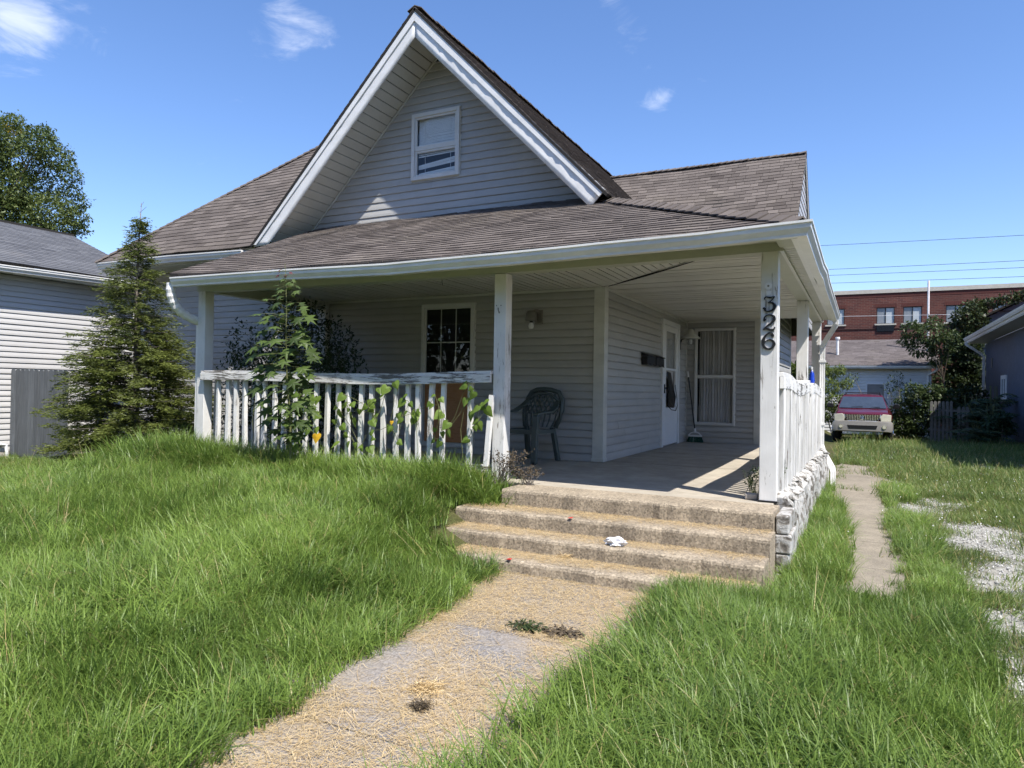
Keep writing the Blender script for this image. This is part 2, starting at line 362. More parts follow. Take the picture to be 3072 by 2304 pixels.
# ================================================================== HOUSE
X1, X2, XC, D, B, CE, ZT = -7.09, -2.717, -2.37, 2.336, 6.99, 2.265, 2.125
XRW = -1.0; YF = 1.69; GZ = -0.5
house = empty('bungalow_house', (-5.0, 2.4, 0), 'grey sided bungalow with steep front gable, brown shingles and white railed porch', 'house')
def clipc(poly, a, b, c):           # keep a*x+b*y<=c (2d)
    out = []
    for i in range(len(poly)):
        p, q = poly[i], poly[(i+1) % len(poly)]; dp = a*p[0]+b*p[1]-c; dq = a*q[0]+b*q[1]-c
        if dp <= 0: out.append(p)
        if dp*dq < 0:
            t = dp/(dp-dq); out.append((p[0]+t*(q[0]-p[0]), p[1]+t*(q[1]-p[1])))
    return out
def siding(parent, O, U, N, z0, z1, uL, uR, holes, pitch, mat, name='siding_board', proud=.024, skew=0.0):
    O = np.array(O, float); U = np.array(U, float); N = np.array(N, float)
    fL = uL if callable(uL) else (lambda z: uL); fR = uR if callable(uR) else (lambda z: uR)
    k = 0; zb = z0
    while zb < z1-.01:
        zt = min(zb+pitch, z1); iv = [(None, None)]
        mid = (zb+zt)/2; L_, R_ = fL(mid), fR(mid); segs = [(L_, R_, zb, zt)]
        for (a, b, h0, h1) in holes:
            ns = []
            for s0, s1, c0, c1 in segs:
                if b <= s0 or a >= s1 or h1 <= c0+.001 or h0 >= c1-.001: ns.append((s0, s1, c0, c1)); continue
                if a > s0: ns.append((s0, a, c0, c1))
                if b < s1: ns.append((b, s1, c0, c1))
                if h0 > c0+.004: ns.append((max(a, s0), min(b, s1), c0, h0))
                if h1 < c1-.004: ns.append((max(a, s0), min(b, s1), h1, c1))
            segs = ns
        sp_ = []
        for s0, s1, c0, c1 in segs:
            if s1-s0 > 2.4 and c0 == zb and random.random() < .6:
                j_ = s0+(s1-s0)*rnd(.2, .8); sp_ += [(s0, j_, c0, c1), (j_+.0015, s1, c0, c1)]
            else: sp_.append((s0, s1, c0, c1))
        segs = sp_
        for s0, s1, c0, c1 in segs:
            if s1-s0 < .02: continue
            pr = proud*rnd(.9, 1.1); dz = rnd(-.0015, .0015)
            th_ = lambda z: pr*(1-.85*(z-zb)/(zt-zb))
            prof = [(0, c0), (pr-.005, c0), (pr, c0+.005), (pr*.90, c0+.36*(c1-c0)), (pr*.55, c0+.74*(c1-c0)), (pr*.08, c1), (0, c1)] if (c0 == zb and c1 == zt) else [(0, c0), (th_(c0), c0), (th_(c1), c1), (0, c1)]
            L0 = abs(s0-L_) < 1e-6; R0 = abs(s1-R_) < 1e-6
            m = MB(); vs = []
            for e in (0, 1):
                for n_, z_ in prof:
                    u_ = (fL(z_) if L0 else s0) if e == 0 else (fR(z_) if R0 else s1)
                    vs.append(O+U*u_+N*n_+np.array((0, 0, z_+dz)))
            n = len(prof); fs = [(j, (j+1) % n, n+(j+1) % n, n+j) for j in range(n)]+[tuple(range(n))[::-1], tuple(range(n, 2*n))]
            m.add(vs, fs); m.obj(name, mat, parent)
        zb += pitch
# ---- walls with their boards
PT = .1016
def wall(m): return m.obj('wall', M['dark'], house)
fw = wall(MB().box(-11.55, XC-.21, D+.14, D+.2, -.45, 3.55))
WF = (-5.167, -4.27, .08, 2.14)                                   # front window opening
siding(fw, (0, D, 0), (1, 0, 0), (0, -1, 0), .0, CE-.02, -6.955, -2.488, [WF], PT, M['siding'])
siding(fw, (0, D, 0), (1, 0, 0), (0, -1, 0), -.35, 2.95, -11.55, -7.125, [], PT, M['siding'], proud=.015)
gw = wall(MB().poly([(-7.36, D+.14, 3.40), (-2.64, D+.14, 3.40), (-2.64, D+.14, 3.44), (-5.0, D+.14, 5.79), (-7.36, D+.14, 3.44)], (0, .06, 0)))
GWN = (-5.404, -4.573, 3.993, 4.981)
siding(gw, (0, D, 0), (1, 0, 0), (0, -1, 0), 3.42, 5.72, lambda z: -5.0-(5.79-z), lambda z: -5.0+(5.79-z), [GWN], .108, M['siding'], proud=.018)
dw = wall(MB().box(XC-.20, XC-.14, D+.14, B+.2, -.45, 2.6))
DO = (5.13, 6.30, -.01, 2.14)
siding(dw, (XC, 0, 0), (0, 1, 0), (1, 0, 0), .0, CE-.02, D+.02, B-.02, [DO], PT, M['siding'])
bw = wall(MB().box(XC-.13, XRW-.14, B+.14, B+.2, -.45, 3.2))
BW = (-2.191, -1.459, .328, 2.116)
siding(bw, (0, B, 0), (1, 0, 0), (0, -1, 0), .0, CE-.02, XC+.03, -1.13, [BW], PT, M['siding'])
rw = wall(MB().box(XRW-.12, XRW-.003, B+.122, 12.2, -.45, 3.0))
siding(rw, (XRW, 0, 0), (0, 1, 0), (1, 0, 0), -.4, 3.0, B+.1, 12.05, [], .15, M['siding'])
lw = wall(MB().box(-11.67, -11.552, D, 9, -.45, 3.0)); siding(lw, (-11.67, 0, 0), (0, 1, 0), (-1, 0, 0), -.35, 2.9, D, 9, [], PT*1.5, M['siding'])
foundation = MB().box(-11.53, -7.2, D+.02, D+.3, -.7, -.36).obj('foundation', M['stone'], house)
# trim boards
MB().box(-7.123, -6.955, D-.09, D-.004, -.05, CE+.02).obj('pilaster', M['trim'], house, bevel=.004)
MB().box(XC-.118, XC+.030, D-.040, D+.10, 0.02, CE).obj('corner_post', M['trim'], house, bevel=.004)
MB().box(XC-.126, XC+.038, D-.048, D+.108, 0.004, .05).obj('post_foot', M['trim'], house, bevel=.003)
MB().box(XRW-.13, XRW+.02, B-.034, B+.10, .004, CE+.3).obj('corner_board', M['trim'], house, bevel=.004)
MB().box(XRW-.12, XRW+.025, 12.0, 12.24, -.4, 3.2).obj('corner_board', M['trim'], house)
MB().box(XC+.0, XC+.03, B-.04, B-.003, .004, CE-.004).obj('corner_trim', M['trim'], house)
MB().box(XC+.004, XC+.032, D+.1, B-.045, CE-.035, CE-.003).obj('ceiling_trim', M['trim'], house)
MB().box(XC+.03, -1.13, B-.03, B-.014, CE-.035, CE-.003).obj('ceiling_trim', M['trim'], house)
MB().box(-6.95, XC-.12, D-.03, D-.020, CE-.035, CE-.003).obj('ceiling_trim', M['trim'], house)
# ---- windows
def window(O, U, N, u0, u1, z0, z1, fr=.055, mid=None, muntins=False, depth=.05, sash=.03):
    """returns the frame; panes and sash bars hang under it"""
    O, U, N = (np.array(k, float) for k in (O, U, N))
    def bx(m, a, b, c, d, n0, n1):
        vs = [O+U*uu+N*nn+np.array((0, 0, zz)) for zz in (c, d) for uu, nn in ((a, n0), (b, n0), (b, n1), (a, n1))]
        m.add(vs, [(0,3,2,1),(4,5,6,7),(0,1,5,4),(1,2,6,5),(2,3,7,6),(3,0,4,7)])
    m = MB(); bx(m, u0, u0+fr, z0, z1, -.01, depth); bx(m, u1-fr, u1, z0, z1, -.01, depth); bx(m, u0+fr, u1-fr, z1-fr, z1, -.01, depth); bx(m, u0+fr, u1-fr, z0, z0+fr, -.01, depth)
    f = m.obj('window', M['winframe'], house, bevel=.003)
    m = MB(); g = .012
    for a, b, c, d in ((u0-g, u0, z0-g, z1+g), (u1, u1+g, z0-g, z1+g), (u0, u1, z1, z1+g), (u0, u1, z0-g, z0)): bx(m, a, b, c, d, -.005, depth*.45)
    m.obj('casing', M['trim'], f)
    zs = [(z0+fr, z1-fr)] if mid is None else [(z0+fr, mid-.02), (mid+.02, z1-fr)]
    for i, (a, b) in enumerate(zs):
        n0 = .0 if i == 0 else .012
        m = MB(); bx(m, u0+fr, u0+fr+sash, a, b, n0-.01, n0+.02); bx(m, u1-fr-sash, u1-fr, a, b, n0-.01, n0+.02); bx(m, u0+fr+sash, u1-fr-sash, a, a+sash, n0-.01, n0+.02); bx(m, u0+fr+sash, u1-fr-sash, b-sash, b, n0-.01, n0+.02)
        m.obj('sash', M['winframe'], f, bevel=.002)
        m = MB(); m.add([O+U*uu+N*(n0+.002)+np.array((0, 0, zz)) for uu, zz in ((u0+fr+sash, a+sash), (u1-fr-sash, a+sash), (u1-fr-sash, b-sash), (u0+fr+sash, b-sash))], [(0, 1, 2, 3)]); m.obj('pane', M['glass'], f)
    if mid is not None:
        m = MB(); bx(m, u0+fr, u1-fr, mid-.02, mid+.02, -.01, .03); m.obj('meeting_rail', M['winframe'], f)
    if muntins:
        a, b = zs[-1]; uu0, uu1 = u0+fr+sash, u1-fr-sash
        for q in (1/3, 2/3):
            m = MB(); uq = uu0+(uu1-uu0)*q; bx(m, uq-.008, uq+.008, a+sash, b-sash, .008, .011); m.obj('muntin', M['trim'], f)
        m = MB(); zq = a+(b-a)*.5; bx(m, uu0, uu1, zq-.008, zq+.008, .012, .014); m.obj('muntin', M['trim'], f)
    return f
# front window: two tall sashes, the lower one boarded with plywood
f = window((0, D, 0), (1, 0, 0), (0, -1, 0), WF[0], WF[1], WF[2], WF[3], .05, 1.06, True, sash=.022)
MB().box(-5.085, -4.37, D-.045, D-.028, .15, 1.02).obj('plywood_panel', M['plywood'], f, label='orange plywood sheet boarding the lower sash')
# gable window with sagging blinds
f = window((0, D, 0), (1, 0, 0), (0, -1, 0), GWN[0], GWN[1], GWN[2], GWN[3], .055, 4.45)
for i in range(20):
    z = 4.90-i*.0215
    MB().bar((GWN[0]+.09, D+.03, z), (GWN[1]-.09, D+.03, z+rnd(-.002, .002)), .023, .0025, (0, -1, .35)).obj('blind_slat', M['blind'], f)
for z, t in ((4.44, .0), (4.415, .0), (4.39, 0.004), (4.365, .01), (4.27, .05), (4.25, .045), (4.228, .04), (4.21, .035), (4.13, .03), (4.11, .028), (4.09, .02)):
    MB().bar((GWN[0]+.09, D+.03, z-t), (GWN[1]-.09, D+.032, z+t*.4), .024, .003, (0, -1, .45)).obj('blind_slat', M['blind'], f)
for x in (-5.2, -4.76): MB().tube([(x, D+.018, 4.92), (x+.01, D+.018, 4.10)], .0025, 5).obj('blind_cord', M['blind'], f)
# back window with curtain
f = window((0, B, 0), (1, 0, 0), (0, -1, 0), BW[0], BW[1], BW[2], BW[3], .035, 1.22, False, sash=.012)
xs = np.linspace(-2.12, -1.52, 70); cv = []
for i, x in enumerate(xs):
    g = B+.05+.018*math.sin(i*1.05)+.010*math.sin(i*.37+1)
    cv += [(x, g, .37), (x, g+.01*math.sin(i*.6), 2.07)]
c = MB().add(cv, [(2*i, 2*i+2, 2*i+3, 2*i+1) for i in range(69)]).obj('curtain', M['curtain'], f, smooth=True)
# ---- storm door
door = MB().box(XC+.012, XC+.05, DO[0]+.09, DO[1]-.09, .03, 2.05)
door = MB()
for y0, y1, z0, z1 in ((5.22, 5.40, .03, 2.05), (6.09, 6.21, .03, 2.05), (5.40, 6.09, .03, .66), (5.40, 6.09, 1.955, 2.05), (5.40, 6.09, 1.29, 1.33)):
    door.box(XC+.008, XC+.04, y0, y1, z0, z1)
door = door.obj('door', M['door'], house, bevel=.004)
dk = MB(); dk.box(XC+.0, XC+.055, 5.13, 5.215, .004, 2.135); dk.box(XC, XC+.055, 6.215, 6.30, .004, 2.135); dk.box(XC, XC+.055, 5.215, 6.215, 2.055, 2.135); dk.obj('door_frame', M['door'], door, bevel=.003)
MB().box(XC-.05, XC-.01, 5.22, 6.21, .0, 2.05).obj('inner_door', M['curtain'], door)
MB().add([(XC+.018, 5.40, 1.33), (XC+.018, 6.09, 1.33), (XC+.018, 6.09, 1.955), (XC+.018, 5.40, 1.955)], [(0, 1, 2, 3)]).obj('pane', M['glass'], door)
MB().box(XC+.02, XC+.06, 5.25, 5.29, .90, 1.05).obj('lock_plate', M['black'], door, bevel=.004)
MB().tube([(XC+.05, 5.27, .99), (XC+.10, 5.27, .985), (XC+.105, 5.285, .92), (XC+.09, 5.28, .82)], .011, 7).obj('door_handle', M['black'], door, smooth=True)
scr = [(5.44, 1.27), (5.62, 1.25), (5.80, 1.12), (5.90, .98), (6.0, .84), (6.03, .74), (5.95, .67), (5.86, .65), (5.62, .66), (5.56, .80), (5.50, 1.05)]
MB().poly([(XC+.043+.02*math.sin(i*2.1), y, z) for i, (y, z) in enumerate(scr)], (.006, 0, 0)).obj('torn_screen', M['black'], door)
MB().tube([(XC+.05, 5.45, .70), (XC+.09, 5.6, .62), (XC+.10, 5.85, .60), (XC+.08, 6.04, .68), (XC+.06, 6.07, .85), (XC+.05, 6.0, 1.05)], .006, 5).obj('loose_spline', M['rubber'], door)
# ---- posts, beams, ceiling
def sag(x, y=-.5):
    t = min(max((x+7.2)/7.5, 0), 1); w = min(max((2.3-y)/2.6, 0), 1); return -.052*(4*t*(1-t))**.8*w
def post(x0, x1, y0, y1, z0, z1, mat='paint_z', lean=0):
    m = MB().box(x0, x1, y0, y1, z0, z1); m.V = [(x+lean*(z-z0), y, z) for x, y, z in m.V]
    return m.obj('post', M[mat], house, bevel=.006)
P1o = post(X1, X1+.135, 0, .135, -.25, ZT); P2o = post(X2, X2+.135, 0, .135, -.02, ZT-.035); P3o = post(-.14, .0, 0, .14, .012, ZT-.004, lean=-.004)
P4o = post(-.14, -.005, 3.44, 3.575, .1, ZT, 'paint_zl'); P5o = post(-.14, -.005, 6.36, 6.495, .1, ZT, 'paint_zl')
MB().box(-.146, .006, -.006, .146, .002, .016).obj('post_shim', M['dark'], P3o)
xs = np.linspace(-7.12, .002, 18)
bp = lambda z0, z1, y0, y1: [(y0, z0), (y1, z0), (y1, z1), (y0, z1)]
m = MB(); m.sweep(bp(ZT+.002, ZT+.24, -.004, .139), [(x, 0, sag(x, 0)*.75) for x in xs], [((0, 1, 0), (0, 0, 1))]*len(xs)); m.obj('beam', M['beam'], house)
MB().box(-.139, .002, .141, 6.5, ZT+.002, ZT+.24).obj('beam', M['beam'], house)
MB().box(-7.12, -6.98, .141, D-.1, ZT+.002, ZT+.24).obj('beam', M['beam'], house)
MB().box(-7.1, 0, .14, B, CE+.06, CE+.08).obj('ceiling_deck', M['dark'], house)
gp = .010
MB().tube([(XC+(-.14-XC)*q, D+(.141-D)*q, CE-.004-.012*math.sin(q*3.1)) for q in np.linspace(.04, .66, 9)], [.006, .008, .009, .010, .010, .009, .008, .006, .003], 5).obj('ceiling_seam', M['dark'], house)
def diag(x): return .141+(-.14-x)*((D-.141)/(-.14-XC))
x = -6.98
while x < -.16:
    a, b = x+gp/2, min(x+.10, -.14)-gp/2
    ya, yb = (D-.015 if a < XC-.12 else diag(a)-.03), (D-.015 if b < XC-.12 else diag(b)-.03)
    zc = CE+rnd(-.001, .003); dr = (lambda y: -.012*max(0, (y-.2)/2.1) if a > XC else 0)
    if min(ya, yb) > .16:
        MB().add([(a, .141, zc), (b, .141, zc), (b, yb, zc+dr(yb)), (a, ya, zc+dr(ya)), (a+.012, .141, zc+.012), (b-.012, .141, zc+.012), (b-.012, yb, zc+.012), (a+.012, ya, zc+.012)],
             [(0,3,2,1),(4,5,6,7),(0,1,5,4),(1,2,6,5),(2,3,7,6),(3,0,4,7)]).obj('ceiling_plank', M['ceiling'], house)
    x += .10
y = .145
while y < B-.03:
    a, b = y+gp/2, (y+.10 if y+.2 < B else B-.012)-gp/2
    inv = lambda yy: (-.14-(yy-.141)*((-.14-XC)/(D-.141)))+.025 if yy < D else XC+.014
    xa, xb = inv(a), inv(b); zc = CE+rnd(-.001, .003)
    if max(xa, xb) < -.16:
        MB().add([(xa, a, zc), (-.14, a, zc), (-.14, b, zc), (xb, b, zc), (xa, a+.012, zc+.012), (-.14, a+.012, zc+.012), (-.14, b-.012, zc+.012), (xb, b-.012, zc+.012)],
             [(0,3,2,1),(4,5,6,7),(0,1,5,4),(1,2,6,5),(2,3,7,6),(3,0,4,7)]).obj('ceiling_plank', M['ceiling'], house)
    y = b+gp/2
# ---- gutters
KP = [(0, 0), (0, -.018), (.010, -.028), (.012, -.055), (.040, -.092), (.042, -.112), (.115, -.112), (.115, 0), (.110, 0), (.110, -.106), (.048, -.106), (.046, -.088), (.019, -.052), (.016, -.024), (.016, -.010), (.016, 0)]
def gutter(pts, inward, parent, mat='gutter', prof=KP):
    A = np.array(inward, float); g = MB().sweep(prof, pts, [(A, (0, 0, 1))]*len(pts), cap=False)
    n = len(prof); k = 7
    for base in (0, (len(pts)-1)*n):                                # end caps
        g.F.append(tuple(base+i for i in range(8))); g.T.append(.5)
    return g.obj('gutter', M[mat], parent)
GPX = [(508, 831.5), (843, 807.5), (1154, 789.5), (1300, 775), (1500, 757), (1698, 737), (1800, 726), (2100, 697), (2250, 678), (2438, 656)]
gl = [at(u, v, 'Y', -.40-.19*(u-508)/1930) for u, v in GPX]
GXR = float(gl[-1][0]); GZT = float(gl[-1][2])
gpts = [tuple(p) for p in gl]+[(GXR, 1.2, GZT-.012), (GXR+.010, 1.7, GZT-.004), (GXR, 2.4, GZT-.010), (GXR, 6.2, GZT-.01)]
gfr = [((0, 1, 0), (0, 0, 1))]*(len(gl)-1)+[((-1, 1, 0), (0, 0, 1))]+[((-1, 0, 0), (0, 0, 1))]*4
g_ = MB().sweep(KP, gpts, gfr, cap=False)
for base in (0, (len(gpts)-1)*len(KP)): g_.F.append(tuple(base+i for i in range(8))); g_.T.append(.5)
fg = g_.obj('gutter', M['gutter'], house)
def gz(x):
    for a, b in zip(gl[:-1], gl[1:]):
        if a[0] <= x <= b[0]: t = (x-a[0])/(b[0]-a[0]); return a[2]+t*(b[2]-a[2]), a[1]+t*(b[1]-a[1])
    return (gl[0][2], gl[0][1]) if x < gl[0][0] else (gl[-1][2], gl[-1][1])
# soffits of the porch eaves
fx = np.linspace(-7.14, GXR-.12, 20)
m = MB(); vs = []; 
for x in fx:
    z, yl = gz(x); vs += [(x, yl+.118, z-.085), (x, -.012, ZT+.075+sag(x, 0)*.75), (x, -.012, ZT+.10+sag(x, 0)*.75), (x, yl+.118, z-.03)]
m.add(vs, [(4*i+j, 4*i+(j+1) % 4, 4*i+4+(j+1) % 4, 4*i+4+j) for i in range(19) for j in range(4)]); m.obj('eave_soffit', M['beam'], house)
MB().box(GXR-.165, GXR-.119, -.40, 6.2, GZT-.10, GZT-.01).obj('fascia', M['fascia'], house)
MB().box(.0, GXR-.12, -.46, -.022, GZT-.085, GZT-.07).obj('soffit_panel', M['beam'], house)
y = -.02
while y < 6.2:
    MB().box(.006, GXR-.168, y+.007, y+.093, GZT-.085+rnd(0, .002), GZT-.075).obj('soffit_panel', M['soffit'], house); y += .1
MB().box(.004, GXR-.17, -.3, 6.2, GZT-.06, GZT-.055).obj('soffit_backing', M['dark'], house)
MB().box(.003, .03, .0, 6.4, GZT-.11, GZT-.086).obj('soffit_trim', M['trim'], house)
# ---- downspouts
def fluted(path, w, h, parent, up, name='downspout', mat='gutter'):
    """rectangular fluted pipe swept along path"""
    pr = []
    for (a0, b0), (a1, b1) in (((-w/2, -h/2), (w/2, -h/2)), ((w/2, -h/2), (w/2, h/2)), ((w/2, h/2), (-w/2, h/2)), ((-w/2, h/2), (-w/2, -h/2))):
        for q in range(6):
            t = q/6; ins = .004 if q in (2, 4) else 0; nx, ny = (b1-b0), -(a1-a0); L = math.hypot(nx, ny)
            pr.append((a0+(a1-a0)*t-nx/L*ins, b0+(b1-b0)*t-ny/L*ins))
    P = [np.array(p, float) for p in path]; fr = []
    for i in range(len(P)):
        t = unit(P[min(i+1, len(P)-1)]-P[max(i-1, 0)]); A = unit(np.cross(np.array(up, float), t)); Bv = np.cross(t, A); fr.append((A, Bv))
    return MB().sweep(pr, P, fr).obj(name, M[mat], parent)
z1, y1 = gz(-7.1)
c0 = np.array((-7.19, y1+.07, z1-.10)); el = []
el = [c0+np.array((0, 0, .04)), c0+np.array((0, 0, .02))]
pa = at(540, 905, 'Y', -.22); 
d0 = np.array((-7.125, .05, 1.74))
for t in np.linspace(0, 1, 16):                                       # corrugated round elbow
    q = (1-t)**2*c0+2*t*(1-t)*np.array((c0[0]-.02, c0[1], 1.83))+t*t*d0; el.append(q)
rr = [.052]*2+[.052+(.006 if i % 2 else -.001) for i in range(16)]
ds = MB().tube(el, rr, 12).obj('downspout', M['gutter'], house, smooth=False)
MB().box(-7.150, -7.094, .02, .105, -.3, 1.77).obj('downspout_pipe', M['gutter'], ds, bevel=.008)
XD = GXR-.06
xd2 = .03
ds = fluted([(XD, 6.08, GZT-.11), (XD, 6.08, GZT-.17), (XD-.02, 6.1, GZT-.22), (xd2+.03, 6.25, 1.78), (xd2, 6.27, 1.70), (xd2, 6.27, .10), (xd2+.02, 6.24, .02), (xd2+.17, 6.0, -.22), (xd2+.19, 5.97, -.30), (xd2+.19, 5.95, -.52)], .075, .10, house, (0, -1, 0))
for z in (1.45, .42): MB().box(xd2-.052, xd2+.052, 6.21, 6.33, z, z+.035).obj('strap', M['gutter'], ds)
# ---- railings
def railing(name='railing'): return name
r1 = MB(); n = 12
xa = X1+.136; xb = X2-.001; px = np.linspace(xa, xb, n)
zr = lambda x: 1.096+.012*math.sin((x-xa)*1.7)-.018*math.sin((x-xa)/(xb-xa)*math.pi)
r1.sweep([(-.052, -.030), (.12, -.030), (.12, 0), (-.052, 0)], [(x, .0, zr(x)) for x in px], [((0, 1, 0), (0, 0, 1))]*n)
rail1 = r1.obj('railing', M['paint_x'], house, bevel=.004, label='weathered white front railing with peeling top rail')
MB().sweep([(.0, -.120), (.036, -.120), (.036, -.0305), (.0, -.0305)], [(x, -.062, zr(x)) for x in px], [((0, 1, 0), (0, 0, 1))]*n).obj('face_board', M['paint_x'], rail1, bevel=.003)
MB().box(xa, xb, .04, .078, .06, .14).obj('bottom_rail', M['paint_x'], rail1, bevel=.003)
BX = [652.8, 684, 711.6, 737, 772, 796.6, 825, 854.6, 888, 919, 951, 982.7, 1014, 1047, 1084, 1116.4, 1149.7, 1189.7, 1222, 1256.7, 1294.7, 1331, 1408.4]
def baluster(parent, a, b, w=.044, mat='paint_z'):
    m = MB(); a = np.array(a, float); b = np.array(b, float); n = 5; tw = rnd(-.4, .4)
    pr = [(-w/2, -w/2), (w/2, -w/2), (w/2, w/2), (-w/2, w/2)]; pts = []; fr = []
    bow = np.array((rnd(-.008, .008), rnd(-.006, .006), 0))
    for i in range(n):
        t = i/(n-1); pts.append(a+(b-a)*t+bow*math.sin(t*math.pi)); c_, s_ = math.cos(tw*t), math.sin(tw*t); fr.append(((c_, s_, 0), (-s_, c_, 0)))
    return m.sweep(pr, pts, fr).obj('baluster', M[mat], parent)
for u in BX:
    p = at(u, 1230, 'Y', .0); x = float(p[0])
    baluster(rail1, (x+rnd(-.012, .012), -.004+rnd(-.006, .006), .0+rnd(-.05, .05)), (x+rnd(-.015, .015), -.002, zr(x)-.035), .046)
rl = MB().box(X1+.02, X1+.13, .137, D-.092, 1.03, 1.07).obj('railing', M['paint_y'], house, bevel=.004, label='white porch end railing behind the shrubs')
for i in range(13):
    y = .26+i*.155; baluster(rl, (X1+.075, y, -.02), (X1+.075+rnd(-.02, .02), y+rnd(-.02, .02), 1.03), .044)
# side railing: wavy top rail
wv = lambda y: 1.10-.05*math.exp(-((y-2.0)/1.0)**2)+.022*math.exp(-((y-.8)/.6)**2)-.012*math.sin(y*1.1)
py = np.linspace(.141, 3.44, 26)
rr_ = MB().sweep([(-.125, -.04), (.03, -.04), (.03, 0), (-.125, 0)], [(0, y, wv(y)) for y in py], [((1, 0, 0), (0, 0, 1))]*26)
rail2 = rr_.obj('railing', M['paint_y'], house, bevel=.004, label='white side railing with wavy sagging top rail')
MB().sweep([(.0, -.14), (.036, -.14), (.036, -.0405), (0, -.0405)], [(0, y, wv(y)) for y in py], [((1, 0, 0), (0, 0, 1))]*26).obj('face_board', M['paint_y'], rail2, bevel=.003)
for i in range(25):
    y = .22+i*.132
    if y > 3.4: break
    baluster(rail2, (.010+rnd(-.012, .012), y+rnd(-.02, .02), .06), (.012, y+rnd(-.01, .01)+(.10 if i == 13 else 0), wv(y)-.05), .04, 'paint_zl' if i % 3 else 'paint_z')
py = np.linspace(3.578, 6.358, 14); wv2 = lambda y: 1.05+.03*math.sin((y-3.6)*1.9)
rail3 = MB().sweep([(-.125, -.04), (.03, -.04), (.03, 0), (-.125, 0)], [(0, y, wv2(y)) for y in py], [((1, 0, 0), (0, 0, 1))]*14).obj('railing', M['paint_y'], house, bevel=.004, label='white side railing towards the back of the porch')
MB().sweep([(.0, -.14), (.036, -.14), (.036, -.0405), (0, -.0405)], [(0, y, wv2(y)) for y in py], [((1, 0, 0), (0, 0, 1))]*14).obj('face_board', M['paint_y'], rail3, bevel=.003)
for i in range(20):
    y = 3.66+i*.14
    if y > 6.3: break
    baluster(rail3, (.010, y+rnd(-.01, .01), .06), (.012, y, wv2(y)-.05), .04, 'paint_zl')
# ---- porch slab and steps
slab = MB().box(-7.12, -.02, -.10, B-.001, -.6, .0)
slab.obj('porch_slab', M['slab'], house, bevel=.006)
for y in (2.5, 4.3): MB().box(-2.3, -.05, y-.004, y+.004, .0008, .0016).obj('slab_joint', M['dark'], house)
ST = [(-.1003, -.52, .0006, -2.32, .035), (-.5203, -.85, -.142, -2.62, .05), (-.8503, -1.155, -.272, -2.80, .045), (-1.1553, -1.45, -.392, -2.55, .03)]
for i, (yb, yf, z, xl, xr) in enumerate(ST):
    m = MB(); n = 40; vs = []; r = .028
    prof = [(yb, -.62), (yf, -.62), (yf, z-r), (yf+.006, z-.010), (yf+.022, z-.001), (yb, z)]
    k = len(prof)
    for j in range(n+1):
        x = xl+(xr-xl)*j/n; w = .008*math.sin(j*.9+i)+rnd(-.006, .006); w2 = rnd(-.004, .004)
        for q, (y, zz) in enumerate(prof): vs.append((x, y+(w if 1 <= q <= 4 else 0), zz+(w2 if q in (2, 3, 4) else 0)))
    fs = [(j*k+q, j*k+(q+1) % k, (j+1)*k+(q+1) % k, (j+1)*k+q) for j in range(n) for q in range(k)]+[tuple(range(k))[::-1], tuple(n*k+q for q in range(k))]
    m.add(vs, fs); m.obj('step', M['step'], house)
# ---- whitewashed rubble curb under the side railing
def curb():
    ny, prof = 90, [(-.10, .0), (-.09, .035), (.0, .055), (.07, .035), (.11, -.02), (.125, -.10), (.135, -.25), (.14, -.85)]
    V = []; 
    for j in range(ny+1):
        y = .02+6.3*j/ny
        for q, (x, z) in enumerate(prof):
            a = .020 if 1 <= q <= 6 else .004
            big = .022*math.sin(y*3.1+q*.4)*math.sin(y*1.3+1)
            V.append((x+a*rnd(-1, 1)+(big*.5 if q in (3, 4, 5) else 0), y+rnd(-.012, .012), z+(a*rnd(-1, 1)+big*(1 if q in (1, 2, 3) else .4) if q < 7 else 0)))
    k = len(prof); return MB().add(V, [(j*k+q, (j+1)*k+q, (j+1)*k+q+1, j*k+q+1) for j in range(ny) for q in range(k-1)]+[tuple(range(k)), tuple(ny*k+q for q in range(k))[::-1]])
cb = curb().obj('foundation_curb', M['flake'], house, label='crumbling whitewashed rubble curb under the side railing')
for i in range(46):                                                 # loose curled paint flakes and stones on it
    y = rnd(.05, 6.2); s = rnd(.05, .20); x = rnd(-.06, .12); z = .045-.55*abs(x-.01)+rnd(0, .025)
    nrm = unit(np.array((rnd(.1, .55), rnd(-.25, .15), rnd(.8, 1)))); t1 = unit(np.cross(nrm, (rnd(-.3, .3), 1, rnd(-.2, .2)))); t2 = np.cross(nrm, t1)
    pts = [np.array((x, y, z))+t1*a*s*rnd(.5, .8)+t2*b*s*rnd(.6, 1.3) for a, b in ((-.5, -.5), (.1, -.6), (.5, -.3), (.45, .4), (0, .6), (-.5, .4))]
    MB().poly(pts, nrm*rnd(.008, .02)).obj('paint_flake', M['flake'], cb)
m = MB()
pier = MB()
for q in range(4): pier.box(.037+rnd(0, .01), .15+rnd(-.01, .01), -.46+rnd(-.01, .01), .02, -.62+q*.15, -.62+q*.15+.146)
pier.obj('pier', M['flake'], house, bevel=.012)
